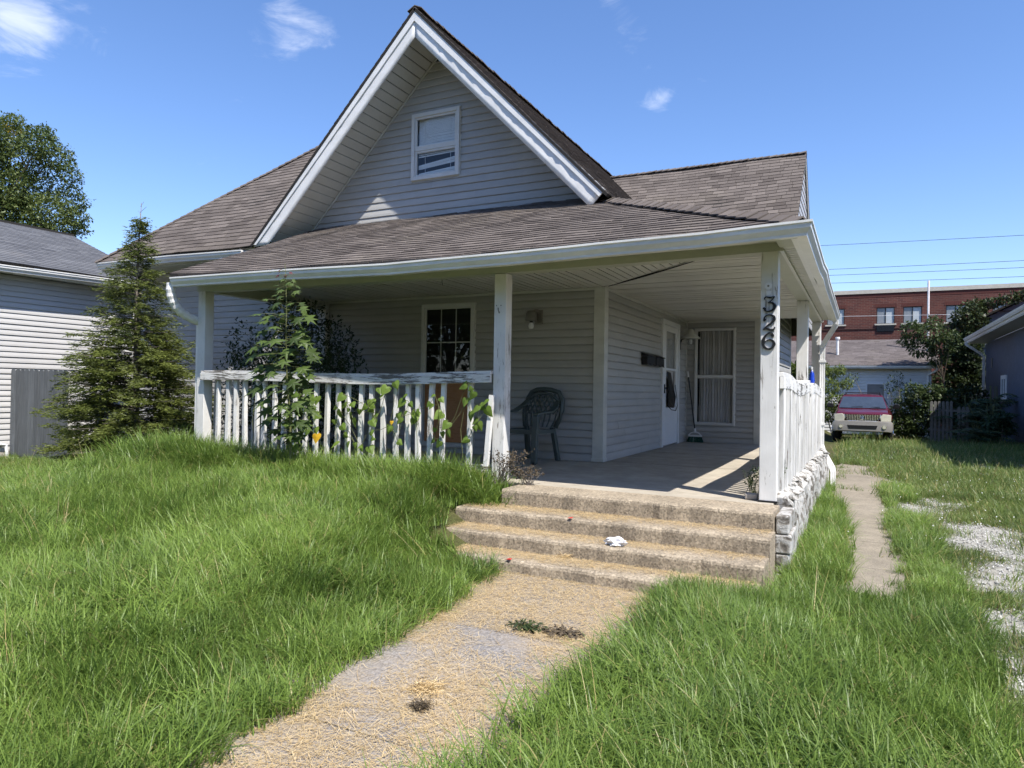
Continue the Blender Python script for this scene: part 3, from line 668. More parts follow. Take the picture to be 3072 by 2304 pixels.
# ---- roofs
roof = MB()
def rp(pts, th=.02): return pts
Rm = MB(); TW, EXP = .20, .125
def mkroof(poly3, udir, mat, e=EXP, tw=TW, warp=None, lift=.004, off=0.0, edge=.001):
    """shingle solids for a planar roof polygon; udir runs along the eave, courses climb the slope"""
    P = [np.array(p, float) for p in poly3]; n = unit(np.cross(P[1]-P[0], P[2]-P[1])); n = n if n[2] > 0 else -n
    u = np.array(udir, float); u = unit(u-n*(u@n)); v = np.cross(n, u); v = v if v[2] > 0 else -v; O = P[0]
    p2 = [((p-O)@u, (p-O)@v) for p in P]; ar = sum(p2[i][0]*p2[(i+1) % len(p2)][1]-p2[(i+1) % len(p2)][0]*p2[i][1] for i in range(len(p2)))
    if ar < 0: p2 = p2[::-1]
    vmin, vmax = min(q[1] for q in p2), max(q[1] for q in p2); out = []; k = 0; vv = vmin
    while vv < vmax:
        row = clipc(clipc(p2, 0, -1, -vv), 0, 1, vv+e)
        if row:
            a, b = min(q[0] for q in row), max(q[0] for q in row); x = a-rnd(0, tw); wob = rnd(-.006, .006); rt = rnd(-.1, .1)
            while x < b:
                w = tw*random.choice((.7, .9, 1., 1.2, 1.5)); lo = vv+wob+rnd(-.004, .004)
                pc = [(x+.003, lo), (x+w-.003, lo), (x+w-.003, vv+e+.012), (x+.003, vv+e+.012)]; x += w
                for i in range(len(p2)):
                    q, r_ = p2[i], p2[(i+1) % len(p2)]; pc = clipc(pc, r_[1]-q[1], -(r_[0]-q[0]), (r_[1]-q[1])*q[0]-(r_[0]-q[0])*q[1])
                    if len(pc) < 3: break
                if len(pc) < 3: continue
                l = rnd(.5, 1.3)*lift; th = .006+l*.6; vs = []
                for (uu, ww) in pc: vs.append(O+u*uu+v*ww+n*(.002+off+max(0., th*(1-(ww-lo)/(e+.012)))))
                for (uu, ww) in pc: vs.append(O+u*uu+v*ww+n*(off-(edge if k <= 1 else .001)))
                if warp: vs = [(p[0], p[1], p[2]+warp(p[0], p[1])) for p in vs]
                kk = len(pc); fs = [tuple(range(kk))]+[(j, kk+j, kk+(j+1) % kk, (j+1) % kk) for j in range(kk)]
                out.append((vs, fs, min(1, max(0, random.gauss(.5+rt*.6, .21)))))
        vv += e; k += 1
    return out
def deck(poly3, th=.03, drop=.004, warp=None):
    P = [np.array(p, float) for p in poly3]; n = unit(np.cross(P[1]-P[0], P[2]-P[1])); n = n if n[2] > 0 else -n
    V = [p-n*drop for p in P]
    if warp: V = [(p[0], p[1], p[2]+warp(p[0], p[1])) for p in V]
    return V, -n*th
zE = GZT+.004; yE = -.50; xE = GXR-.075
HXY = 2.84
pF = [(-7.22, -.33, zE+.005), (-3.6, -.42, zE), (xE, yE, zE), (xE-HXY, yE+HXY, zE+HXY*.43), (-7.22, yE+HXY, zE+HXY*.43)]
# keep pF planar: recompute z from y
pF = [(x, y, zE+(y-yE)*.43) for x, y, z in pF]
pR = [(x, y, zE+(xE-x)*.43) for x, y in ((xE, yE), (xE, 6.2), (xE-HXY, 6.2), (xE-HXY, yE+HXY))]
RX, RZ, RY = -.447, 5.83, 9.0
pM = [(RX, 5.5, RZ-(RY-5.5)*.95), (RX, RY, RZ), (-6.2, RY, RZ), (-6.2, 5.5, RZ-(RY-5.5)*.95)]
AX, AZ, FY = -4.94, 6.165, 1.655
gR = [(AX, FY, AZ), (AX+2.84, FY, AZ-2.84*1.02), (AX+2.84, 10.5, AZ-2.84*1.02), (AX, 10.5, AZ)]
gL = [(AX, FY, AZ), (AX, 10.5, AZ), (AX-3.05, 10.5, AZ-3.05*1.0), (AX-3.05, FY, AZ-3.05*1.0)]
WX0, WZ0 = -11.95, 3.125; wt = 2.95
pW = [(WX0, YF, WZ0), (-7.9, YF, WZ0), (-5.6, YF+wt, WZ0+wt*.95), (WX0+wt, YF+wt, WZ0+wt*.95)]
pWL = [(WX0, YF, WZ0), (WX0+wt, YF+wt, WZ0+wt*.95), (WX0+wt, 7, WZ0+wt*.95), (WX0, 9.5, WZ0)]
pMb = [(RX, RY, RZ), (RX, RY+3.6, RZ-3.6*.95), (-6.2, RY+3.6, RZ-3.6*.95), (-6.2, RY, RZ)]
wsag = lambda x, y: sag(x, y)*.9+.006*math.sin(x*2.3+y*1.7)+.004*math.sin(x*5.1-y*3)
wlow = lambda x, y: .010*math.sin(x*1.9+y*1.1)+.006*math.sin(y*3.3-x*2.2)
dm = MB()
for pl, wp in ((pF, wsag), (pR, None), (pM, None), (gR, None), (gL, None), (pW, None), (pWL, None), (pMb, None)):
    V, off = deck(pl, .03, .085 if wp else .006, None); dm.poly(V, off)
roof = dm.obj('roof', M['deck'], house)
sF = mkroof(pF, (1, 0, 0), None, .118, .21, wsag, .007, edge=.07); sR = mkroof(pR, (0, 1, 0), None, warp=wlow, lift=.006); sM = mkroof(pM, (1, 0, 0), None, .125, .22, wlow, .008)
sGR = mkroof(gR, (0, 1, 0), None, .125, .2, None, .007); sGL = mkroof(gL, (0, 1, 0), None, .13, .2); sW = mkroof(pW, (1, 0, 0), None, .125, .22, wlow, .008)
def cap(a, b, sp=.14, w=.11, hh=.02):
    """bent cap shingles along a hip or ridge"""
    a = np.array(a, float); b = np.array(b, float); L = np.linalg.norm(b-a); d = (b-a)/L; s = unit(np.cross(d, (0, 0, 1))); out = []
    drop = .045
    for i in range(int(L/sp)):
        p = a+d*i*sp; q = a+d*(i+1.15)*sp; r = rnd(.9, 1.1); l0 = hh+rnd(.0, .006)
        vs = []
        for c, hz in ((p, l0), (q, hh*.35)):
            vs += [c-s*w*r+np.array((0, 0, hz-drop)), c+np.array((0, 0, hz+.012)), c+s*w*r+np.array((0, 0, hz-drop))]
        vs2 = [v_-np.array((0, 0, .012)) for v_ in vs]
        out.append((vs+vs2, [(0, 1, 4, 3), (1, 2, 5, 4), (0, 6, 7, 1), (1, 7, 8, 2), (0, 3, 9, 6), (2, 8, 11, 5)], min(1, max(0, random.gauss(.55, .2)))))
    return out
caps = cap((xE, yE, zE+.01), (xE-HXY, yE+HXY, zE+HXY*.43+.01))+cap((WX0, YF, WZ0), (WX0+wt+.8, YF+wt+.8, WZ0+(wt+.8)*.95))+cap((RX, RY, RZ), (-5.2, RY, RZ))+cap((AX, FY, AZ), (AX, 10.3, AZ))
def depth(s): c = np.mean(np.array(s[0]), 0); return (c-CAM)@CF
near = sorted(sF, key=depth)[:300]; nid = set(id(s) for s in near)
for s in near:
    m = MB().add(s[0], s[1], s[2]); m.obj('shingle', M['shingle'], roof)
big = MB()
for s in [q for q in sF if id(q) not in nid]+sR+sM+sGR+sGL+sW+caps: big.add(s[0], s[1], s[2])
big.obj('shingles', M['shingle'], roof, kind='stuff')
# gable fascia, soffit strips
def yp(pts, y0, t, name, mat, parent=house): return MB().poly([(x, y0, z) for x, z in pts], (0, t, 0)).obj(name, mat, parent)
def dent(pts, y0, t, n=40, amp=.012):
    """strip with dents: pts = top0, top1, bot1, bot0"""
    a, b, c, d = (np.array(p, float) for p in pts); V = []; R = 4
    for i in range(n+1):
        for j in range(R+1):
            s_, r_ = i/n, j/R; p = (a+(b-a)*s_)*(1-r_)+(d+(c-d)*s_)*r_
            dd = amp*(rnd(-1, 1) if (0 < i < n and r_ > .2) else 0)*(1 if .15 < s_ < .95 else .2); V.append((p[0], y0+dd, p[1]))
    F_ = [(i*(R+1)+j, i*(R+1)+j+1, (i+1)*(R+1)+j+1, (i+1)*(R+1)+j) for i in range(n) for j in range(R)]
    m = MB().add(V, F_); return m
def fobj(m, name='fascia'):
    o = m.obj(name, M['fascia'], house, smooth=True); s = o.modifiers.new('thick', 'SOLIDIFY'); s.thickness = .02; s.offset = 0; return o
fobj(dent([(-4.944, 6.10), (-2.175, 3.305), (-2.335, 3.136), (-4.944, 5.771)], YF+.0, .03, 46, .007))
fobj(dent([(-4.945, 6.10), (-7.96, 3.10), (-7.64, 3.10), (-4.945, 5.771)], YF+.0, .03, 46, .003))
yp([(-4.944, 6.125), (-2.14, 3.325), (-2.215, 3.25), (-4.944, 5.985)], YF-.028, .022, 'rake_trim', M['fascia'])
yp([(-4.946, 6.125), (-7.985, 3.12), (-7.87, 3.12), (-4.946, 5.985)], YF-.028, .022, 'rake_trim', M['fascia'])
for sgn, xe in ((-1, 2.72), (1, 2.55)):
    t = 0
    while t < xe:
        a, b = t+.006, t+.094
        zz = lambda q: 5.79-q+(.006 if sgn < 0 else 0)
        MB().add([(-4.975+sgn*a, YF+.014, zz(a)), (-4.975+sgn*b, YF+.014, zz(b)), (-4.975+sgn*b, D-.016, zz(b)), (-4.975+sgn*a, D-.016, zz(a)),
                  (-4.975+sgn*a, YF+.014, zz(a)+.014), (-4.975+sgn*b, YF+.014, zz(b)+.014), (-4.975+sgn*b, D-.016, zz(b)+.014), (-4.975+sgn*a, D-.016, zz(a)+.014)],
                 [(0,3,2,1),(4,5,6,7),(0,1,5,4),(1,2,6,5),(2,3,7,6),(3,0,4,7)]).obj('soffit_panel', M['soffit'], house); t += .10
    MB().poly([(-4.975, D-.018, 5.785), (-4.975+sgn*2.36, D-.018, 5.785-2.36), (-4.975+sgn*2.33, D-.018, 5.785-2.36), (-4.975, D-.018, 5.745)], (0, -.012, 0)).obj('soffit_trim', M['trim'], house)
# wing eave
wgl = [at(288, 789, 'Y', YF-.03), at(500, 766, 'Y', YF-.03), at(722, 749, 'Y', YF-.03)]
gutter(wgl, (0, 1, 0), house)
MB().box(-11.9, -7.7, YF+.095, D-.02, 2.955, 2.985).obj('eave_soffit', M['beam'], house)
MB().box(-11.9, -7.95, YF+.08, YF+.098, 2.985, 3.12).obj('fascia', M['fascia'], house)
# right gable end over the rear block
MB().poly([(RX-.03, 5.5, RZ-3.325-.02), (RX-.03, RY, RZ-.02), (RX-.03, RY, RZ-.13), (RX-.03, 5.5, RZ-3.325-.13)], (.022, 0, 0)).obj('rake_fascia', M['fascia'], house)
MB().poly([(RX-.03, RY+3.6, RZ-3.42-.02), (RX-.03, RY, RZ-.022), (RX-.03, RY, RZ-.16), (RX-.03, RY+3.6, RZ-3.42-.16)], (.022, 0, 0)).obj('rake_fascia', M['fascia'], house)
XG = RX-.055
eg = MB().poly([(XG-.09, 5.6, 2.42), (XG-.09, 12.4, 2.42), (XG-.09, RY, RZ-.15)], (.085, 0, 0)).obj('wall', M['dark'], house)
siding(eg, (XG, 0, 0), (0, 1, 0), (1, 0, 0), 2.45, 5.55, lambda z: RY-(RZ-.15-z)/.95, lambda z: RY+(RZ-.15-z)/.95, [], .15, M['siding'], proud=.012)
MB().add([(AX+2.84, FY+.06, AZ-2.9), (AX+2.90, FY+.35, AZ-2.98), (AX+2.86, FY+.75, AZ-2.99), (AX+2.70, FY+.75, AZ-2.80), (AX+2.72, FY+.3, AZ-2.82)], [(0, 1, 2, 3, 4)]).obj('flashing', M['deck'], house)
# ---- house number on the corner post
def stroke(parent, pts, widths, ox, oz, sc, mat, y=-.004, th=.010, name='house_number'):
    P = [np.array((p[0], p[1])) for p in pts]; 
    def cr_(i, t):
        a, b, c, d = P[max(i-1, 0)], P[i], P[i+1], P[min(i+2, len(P)-1)]
        return .5*((2*b)+(c-a)*t+(2*a-5*b+4*c-d)*t*t+(-a+3*b-3*c+d)*t**3)
    C = []; Wd = []
    for i in range(len(P)-1):
        for t in np.linspace(0, 1, 7)[:-1]: C.append(cr_(i, t)); Wd.append(widths[i]*(1-t)+widths[i+1]*t)
    C.append(P[-1]); Wd.append(widths[-1]); vs = []; n = len(C)
    for i in range(n):
        d = C[min(i+1, n-1)]-C[max(i-1, 0)]; d = d/(np.linalg.norm(d)+1e-9); q = np.array((-d[1], d[0]))*Wd[i]/2
        for s_ in (1, -1):
            p = C[i]+s_*q; vs.append((ox+p[0]*sc, y, oz+p[1]*sc))
    for i in range(2*n): vs.append((vs[i][0], y-th, vs[i][2]))
    fs = []
    for i in range(n-1):
        a = 2*i; fs += [(a, a+2, a+3, a+1), (2*n+a, 2*n+a+1, 2*n+a+3, 2*n+a+2), (a, 2*n+a, 2*n+a+2, a+2), (a+1, a+3, 2*n+a+3, 2*n+a+1)]
    fs += [(0, 1, 2*n+1, 2*n), (2*n-2, 4*n-2, 4*n-1, 2*n-1)]
    return MB().add(vs, fs)
DG = {'3': [([(-.30, .80), (-.22, .97), (.05, .93), (.36, .985)], [.06, .09, .13, .05]), ([(.36, .985), (.16, .74), (-.05, .58)], [.06, .07, .09]), ([(-.05, .58), (.20, .56), (.36, .34), (.24, .08), (-.08, .0), (-.30, .10)], [.05, .14, .21, .15, .08, .10]), ([(-.38, .17), (-.30, .23), (-.22, .17), (-.30, .10)], [.08, .12, .12, .08])],
      '2': [([(-.28, .70), (-.20, .90), (.04, .99), (.28, .88), (.32, .68), (.15, .46), (-.12, .26), (-.33, .05)], [.09, .09, .09, .16, .20, .15, .10, .08]), ([(-.33, .05), (-.12, .12), (.12, .03), (.30, .05), (.38, .22)], [.07, .14, .15, .11, .05]), ([(-.28, .76), (-.2, .70), (-.26, .64), (-.32, .70)], [.08, .12, .12, .08])],
      '6': [([(.28, .82), (.20, .95), (.02, .98), (-.20, .80), (-.32, .48), (-.28, .16), (-.04, .0), (.20, .08), (.31, .30), (.20, .52), (-.02, .56), (-.22, .42)], [.08, .08, .09, .14, .20, .18, .10, .14, .20, .12, .07, .05]), ([(.30, .84), (.22, .78), (.16, .84), (.24, .90)], [.07, .12, .12, .07])]}
for ch, (u, v0, v1) in zip('326', ((2307, 934.5, 890), (2306, 991.5, 944.5), (2306, 1047, 998.5))):
    lo = at(u, v0, 'Y', -.004); hi = at(u, v1, 'Y', -.004); sc = float(hi[2]-lo[2])
    rim_, face_ = MB(), MB()
    for i_, (pts, wd) in enumerate(DG[ch]):
        s_ = stroke(P3o, pts, [w*1.0+.05 for w in wd], float(lo[0]), float(lo[2]), sc, None, -.003, .006+.0004*i_); rim_.add(s_.V, s_.F)
        s_ = stroke(P3o, pts, [w*.95 for w in wd], float(lo[0]), float(lo[2]), sc, None, -.0102, .006+.0004*i_); face_.add(s_.V, s_.F)
    face_.obj('house_number', M['black_gloss'], P3o, label='black numeral '+ch); rim_.obj('number_highlight', M['highlight_rim'], P3o)  # grey outline behind each numeral paints in its rim highlight
# old hook plate above the numbers, hook scar on the middle post
b = at(2306, 866, 'Y', -.002)
MB().lathe([(.030, 0), (.030, .004), (.012, .006), (.010, .02)], (b[0], -.024, b[2]+.02), 12, 'Y').obj('hook_plate', M['white_plastic'], P3o)
MB().lathe([(.009, 0), (.009, .012)], (b[0], -.028, b[2]+.02), 8, 'Y').obj('bolt', M['lamp_metal'], P3o)
MB().poly([(b[0]-.022, -.003, b[2]-.02), (b[0]+.022, -.003, b[2]-.02), (b[0]+.012, -.003, b[2]-.055), (b[0]-.012, -.003, b[2]-.055)], (0, -.004, 0)).obj('hook_plate', M['white_plastic'], P3o)
b = at(1497, 930, 'Y', -.002)
MB().tube([(b[0]-.01, -.004, b[2]+.02), (b[0], -.02, b[2]), (b[0]+.008, -.018, b[2]-.02), (b[0]+.004, -.004, b[2]-.03)], .006, 6).obj('hook', M['lamp_metal'], P2o)
for dx in (-.028, .022): MB().lathe([(.005, 0), (.005, .004)], (b[0]+dx, -.004, b[2]+.045), 6, 'Y').obj('screw', M['black'], P2o)
b = at(1326, 845, 'Y', 1.0)
MB().tube([(b[0], 1.0, CE), (b[0], 1.0, CE-.05), (b[0]+.012, 1.0, CE-.065), (b[0], 1.0, CE-.08)], .004, 5).obj('ceiling_hook', M['black'], house)
# ================================================================== GROUND
def sm(a, b, x): t = np.clip((np.asarray(x, float)-a)/(b-a), 0, 1); return t*t*(3-2*t)
_ph = NP.uniform(0, 6.28, (12, 3))
def fbm(x, y, s=1.0):
    x = np.asarray(x, float)*s; y = np.asarray(y, float)*s; r = 0; a = .5; f = 1.
    for i in range(5):
        r = r+a*np.sin(f*x*1.3+_ph[i, 0]+1.7*np.sin(f*y*.9+_ph[i, 1]))*np.cos(f*y*1.15+_ph[i, 2]); a *= .55; f *= 1.9
    return r
def H(x, y):
    x = np.asarray(x, float); y = np.asarray(y, float)
    h = -.5+.42*sm(-1.9, -3.0, x)*sm(-9.4, -7.0, x)*sm(-4.9, -.5, y)
    h = h-.20*sm(2, 19, y)*sm(-1.2, -.4, x)-.3*sm(18, 45, y)*sm(-1.2, -.4, x)
    return h+.02*fbm(x, y, .8)*sm(-1.7, -2.2, x)
gx = np.concatenate([[-700, -250, -90, -45, -28], np.linspace(-20, 10, 151), [14, 20, 30, 50, 90, 250, 700]])
gy = np.concatenate([[-700, -250, -80, -30, -14], np.linspace(-9, 24, 133), [28, 34, 42, 60, 100, 250, 800]])
GX, GY = np.meshgrid(gx, gy); V = np.stack([GX.ravel(), GY.ravel(), (H(GX, GY)-.012).ravel()], 1)
nx_, ny_ = len(gx), len(gy); ii, jj = np.meshgrid(np.arange(nx_-1), np.arange(ny_-1)); q = (jj*nx_+ii).ravel()
m = NT('soil and turf'); n = m.noise(1.2, 6, .6); n2 = m.noise(30, 4, .7)
m.col(m.mul(m.ramp(n, [(.3, (.045, .055, .018)), (.55, (.075, .075, .030)), (.75, (.11, .09, .05))]), m.rng(n2, .3, .7, .6, 1.3))); gv_ = m.math('ADD', m.attr('gv'), m.math('MULTIPLY', m.math('SUBTRACT', m.noise(7, 5, .7), .5), .9)); soil_ = m.b.inputs['Base Color'].links[0].from_socket; m.col(m.mix(m.rng(gv_, .38, .80, 0, .8), soil_, m.mul((.40, .385, .355), m.rng(m.noise(60, 3, .8), .3, .7, .55, 1.25)))); m.rough(.95, .1); m.bump(n2, .7, .02); M['soil'] = m.m
ground_obj = npmesh('ground', V, np.stack([q, q+1, q+nx_+1, q+nx_], 1), M['soil'], kind='structure', smooth=True)
# front walk: three concrete flags with joints
fwk = MB(); 
def flag(m, x0, x1, y0, y1, z, dz=0):
    n = 10; vs = []
    for i in range(n+1):
        y = y0+(y1-y0)*i/n; a = .02*math.sin(y*3)+rnd(-.008, .008); b = .02*math.sin(y*2+1)+rnd(-.008, .008)
        zz = z+dz*(i/n-.5); vs += [(x0+a, y, zz), (x1+b, y, zz), (x1+b, y, zz-.08), (x0+a, y, zz-.08)]
    m.add(vs, [(4*i+j, 4*i+(j+1) % 4, 4*i+4+(j+1) % 4, 4*i+4+j) for i in range(n) for j in range(4)]+[(0, 1, 2, 3), (4*n+3, 4*n+2, 4*n+1, 4*n)])
mb = MB(); mb.box(-1.82, -.45, -9, -1.453, -.62, -.508); wk = mb.obj('front_walk', M['soil']); wk['kind'] = 'structure'
for y0, y1 in ((-2.62, -1.456), (-3.95, -2.632), (-5.3, -3.962), (-6.6, -5.312), (-8, -6.612)):
    m = MB(); flag(m, -1.88, -.38, y0, y1, -.488+rnd(-.004, .004)); m.obj('slab', M['walk'], wk)
mb = MB(); ys_ = np.linspace(-1, 11.4, 32); mb.add([(x_, y_, float(H(.7, y_))-.010) for y_ in ys_ for x_ in (.2, .95)], [(2*i, 2*i+1, 2*i+3, 2*i+2) for i in range(31)]); sp = mb.obj('side_path', M['soil']); sp['kind'] = 'structure'
y = -.98; 
while y < 10.5:
    L = rnd(.95, 1.3); m = MB(); flag(m, (.42-.28*float(sm(1, 4.5, y)) if y > -.5 else -.05)+.05*math.sin(y*1.3), .92+.05*math.sin(y*.9+1)+.08*float(sm(3, 8, y)), y, y+L-.006, float(H(.7, y+L/2))+.006, float(H(.7, y+L)-H(.7, y))); m.obj('slab', M['path'], sp); y += L
# ================================================================== SCATTER HELPERS
def scatter(name, P, rot, sc, idx, protos, kind='stuff', label=None, cat=None):
    P = np.asarray(P, np.float32); n = len(P)
    me = bpy.data.meshes.new(name); me.vertices.add(n); me.vertices.foreach_set('co', P.ravel())
    a = me.attributes.new('rot', 'FLOAT_VECTOR', 'POINT'); a.data.foreach_set('vector', np.asarray(rot, np.float32).ravel())
    a = me.attributes.new('scl', 'FLOAT', 'POINT'); a.data.foreach_set('value', np.asarray(sc, np.float32))
    a = me.attributes.new('idx', 'INT', 'POINT'); a.data.foreach_set('value', np.asarray(idx, np.int32))
    o = bpy.data.objects.new(name, me); COL.objects.link(o); tag(o, label, cat, None, kind)
    g = bpy.data.node_groups.new(name+'_nodes', 'GeometryNodeTree')
    g.interface.new_socket('Geometry', in_out='INPUT', socket_type='NodeSocketGeometry'); g.interface.new_socket('Geometry', in_out='OUTPUT', socket_type='NodeSocketGeometry')
    N = g.nodes; gi = N.new('NodeGroupInput'); go = N.new('NodeGroupOutput'); jn = N.new('GeometryNodeJoinGeometry')
    def na(nm, t):
        x = N.new('GeometryNodeInputNamedAttribute'); x.data_type = t; x.inputs['Name'].default_value = nm; return [s for s in x.outputs if s.enabled and s.name == 'Attribute'][0]
    r, s, ix = na('rot', 'FLOAT_VECTOR'), na('scl', 'FLOAT'), na('idx', 'INT')
    for k, po in enumerate(protos):
        oi = N.new('GeometryNodeObjectInfo'); oi.inputs['Object'].default_value = po; oi.inputs['As Instance'].default_value = True
        cp = N.new('FunctionNodeCompare'); cp.data_type = 'INT'; cp.operation = 'EQUAL'
        ins = [q for q in cp.inputs if q.enabled]; g.links.new(ix, ins[0]); ins[1].default_value = k
        ip = N.new('GeometryNodeInstanceOnPoints'); g.links.new(gi.outputs[0], ip.inputs['Points']); g.links.new(cp.outputs[0], ip.inputs['Selection'])
        g.links.new(oi.outputs['Geometry'], ip.inputs['Instance']); g.links.new(r, ip.inputs['Rotation']); g.links.new(s, ip.inputs['Scale']); g.links.new(ip.outputs[0], jn.inputs[0])
    g.links.new(jn.outputs[0], go.inputs[0]); md = o.modifiers.new('scatter', 'NODES'); md.node_group = g; return o
def proto(name, V, F, mat, tone=None):
    o = npmesh(name, V, F, mat, tone=tone); COL.objects.unlink(o); return o
def clump(name, nb, rad, L0, L1, w0, w1, bend, mat, seed, lean=.25):
    g = np.random.default_rng(seed); V = []; F = []; T = []; seg = 4
    for b in range(nb):
        a = g.uniform(0, 6.28); r = rad*math.sqrt(g.uniform()); bx, by = r*math.cos(a), r*math.sin(a)
        L = g.uniform(L0, L1); w = g.uniform(w0, w1); az = g.uniform(0, 6.28); bd = bend*g.uniform(.4, 1.5); th = g.uniform(0, lean)
        dx, dy = math.cos(az), math.sin(az); sx, sy = -dy, dx; px = np.array((bx, by, -.02)); n0 = len(V)
        for s in range(seg+1):
            t = s/seg; ww = w*(1-t**2.2)*.5+.0003
            V.append(px+np.array((sx*ww, sy*ww, 0))); V.append(px-np.array((sx*ww, sy*ww, 0)))
            ang = th+bd*t; px = px+np.array((dx*math.sin(ang), dy*math.sin(ang), math.cos(ang)))*L/seg
        tn = g.uniform()
        for s in range(seg): F.append((n0+2*s, n0+2*s+1, n0+2*s+3, n0+2*s+2)); T.append(tn)
    return proto(name, np.array(V), np.array(F), mat, T)
long_ = [clump('grass_clump', 60, .13, .13, .37, .004, .0095, 1.7, M['grass'], s, .35) for s in range(5)]
short_ = [clump('grass_tuft', 55, .13, .04, .13, .003, .006, 1.1, M['grass_drive'], s+20, .6) for s in range(3)]
seedh = [clump('seed_stalk', 3, .05, .28, .5, .0018, .003, .5, M['straw'], 41, .25)]
def walk_free(x, y):
    ex = .10*fbm(x*2.2, y*2.2)                 # ragged lawn edge
    on_walk = (x > -1.80+.13*np.clip(-2-y, 0, 3)+ex) & (x < -.47-.07*np.clip(-2-y, 0, 3)+ex) & (y < -1.40)
    st = ((x > -2.42) & (y > -.55) | (x > -2.72) & (y > -.88) & (y <= -.55) | (x > -2.86) & (y > -1.18) & (y <= -.88) | (x > -2.60) & (y > -1.5) & (y <= -1.18)) & (x < .12) & (y > -1.5)
    porch = (x > -7.22) & (x < .16) & (y > -.14); hs = (x > -11.7) & (x < -1) & (y > D-.05)
    return ~(on_walk | st | porch | hs)
def path_free(x, y): return ~((x > .56-.36*sm(1.2, 4.8, y)+.10*fbm(x, y*1.7)) & (x < .87+.05*np.sin(y*.9+1)+.10*sm(3, 8, y)+.09*fbm(y*1.3, x+2)) & (y > -.98) & (y < 10.6)) & ~((y > -.98) & (y < -.62) & (x > .0) & (x < .95))
GP = [(1.25, 3.9, .35, .9), (1.75, 2.6, .5, .8), (1.55, 1.9, .35, .5), (2.1, 1.6, .7, .5), (1.55, .2, .25, .5), (1.75, .6, .4, .6), (1.9, -.4, .45, .5), (1.45, -.9, .3, .5), (1.36, -1.8, .18, .5), (1.55, -2.6, .25, .6),
      (2.9, 12.2, .8, 1.0), (3.6, 11.4, .9, .7), (4.4, 13, .9, 2), (5.0, 17, .7, 3), (3.9, 9.5, .8, 1.2), (2.9, 6.6, .6, .6), (2.4, -.8, .6, 1.2), (2.2, -3, .6, 1.6), (1.35, -3.6, .15, .8), (3, 2.5, .8, 1.5), (1.62, 4.9, .3, .5), (1.05, 7.3, .35, .5)]
def gmask(x, y):
    r = np.zeros_like(x)
    for a, b, c, d in GP: r = np.maximum(r, np.exp(-((x-a)/c)**2-((y-b)/d)**2))
    return r+.22*fbm(x*3.1, y*3.1)
def pts(n, x0, x1, y0, y1): return NP.uniform(x0, x1, n), NP.uniform(y0, y1, n)
def tilt(x, y, lean=1.0):
    """euler angles: random turn, then a lean that is coherent from tuft to tuft"""
    n = len(x); dx = lean*(.55*fbm(x*1.5+5, y*1.5)+NP.normal(0, .13, n)); dy = lean*(.55*fbm(x*1.5, y*1.5+9)-.06+NP.normal(0, .13, n))
    wl = np.exp(-((x+1.84)/.14)**2)*(y < -1.4); dx = dx+.35*wl*lean; wr = np.exp(-((x+.44)/.14)**2)*(y < -1.4); dx = dx-.30*wr*lean
    c = NP.uniform(0, 6.283, n); ax = np.stack([-dy, dx, 0*dx], 1); a = np.linalg.norm(ax, axis=1)+1e-9; ax = ax/a[:, None]; a = np.clip(a, 0, .9)
    ca, sa = np.cos(a), np.sin(a); X, Y = ax[:, 0], ax[:, 1]; C1 = 1-ca
    T = np.stack([np.stack([ca+X*X*C1, X*Y*C1, Y*sa], 1), np.stack([X*Y*C1, ca+Y*Y*C1, -X*sa], 1), np.stack([-Y*sa, X*sa, ca], 1)], 1)
    Z = np.zeros((n, 3, 3)); Z[:, 0, 0] = np.cos(c); Z[:, 0, 1] = -np.sin(c); Z[:, 1, 0] = np.sin(c); Z[:, 1, 1] = np.cos(c); Z[:, 2, 2] = 1
    R = T @ Z; return np.stack([np.arctan2(R[:, 2, 1], R[:, 2, 2]), -np.arcsin(np.clip(R[:, 2, 0], -1, 1)), np.arctan2(R[:, 1, 0], R[:, 0, 0])], 1)
def mk(x, y, sc, k, dz=0, lean=1.0): 
    n = len(x); return np.stack([x, y, H(x, y)+dz], 1), tilt(x, y, lean), sc, NP.integers(0, k, n)
# --- long lawn, left and right of the walk
parts = []
def lawn(n, x0, x1, y0, y1, s0, s1, keep=None):
    x, y = pts(n, x0, x1, y0, y1); k = walk_free(x, y) & path_free(x, y)
    if keep is not None: k &= keep(x, y)
    x, y = x[k], y[k]; sc = NP.uniform(s0, s1, len(x))*(1+.28*fbm(x*1.1, y*1.1))*(.80 if s1 < 1.2 else .95); parts.append(mk(x, y, sc, 5))
lawn(2000, -4.6, -1.5, -5.6, -2.0, .75, 1.1)
lawn(1600, -6.5, -1.5, -2.6, -.1, .75, 1.1)
lawn(1900, -10, -4.6, -4.4, -.1, .8, 1.15)
lawn(1300, -13.4, -6.5, -2.5, 2.3, .5, .8)
lawn(700, -7.3, -2.4, -.75, -.14, 1.05, 1.35)                       # taller along the porch
lawn(220, -8.0, -6.8, -.8, -.05, 1.1, 1.5)
lawn(230, -2.95, -2.4, -1.5, -.3, .7, 1.0)
lawn(1600, -.75, 1.35, -5.6, -1.45, .75, 1.1, lambda x, y: (x < 1.18+.12*fbm(x, y*2.)))
lawn(220, .1, 1.25, -1.5, -.98, .7, 1.0)
lawn(500, -.75, .2, -2.2, -1.47, .7, 1.05)
lawn(420, .16, .50, -1.0, 5.6, .8, 1.15)
lawn(300, .93, 1.28, -1.0, 6, .5, .85, lambda x, y: gmask(x, y) < .55)
lawn(250, -1.7, 1.3, -8, -5.4, .8, 1.1); lawn(400, -5, -1.6, -8, -5.5, .8, 1.1)
cat_ = lambda L: [np.concatenate([p[i] for p in L]) for i in range(4)]
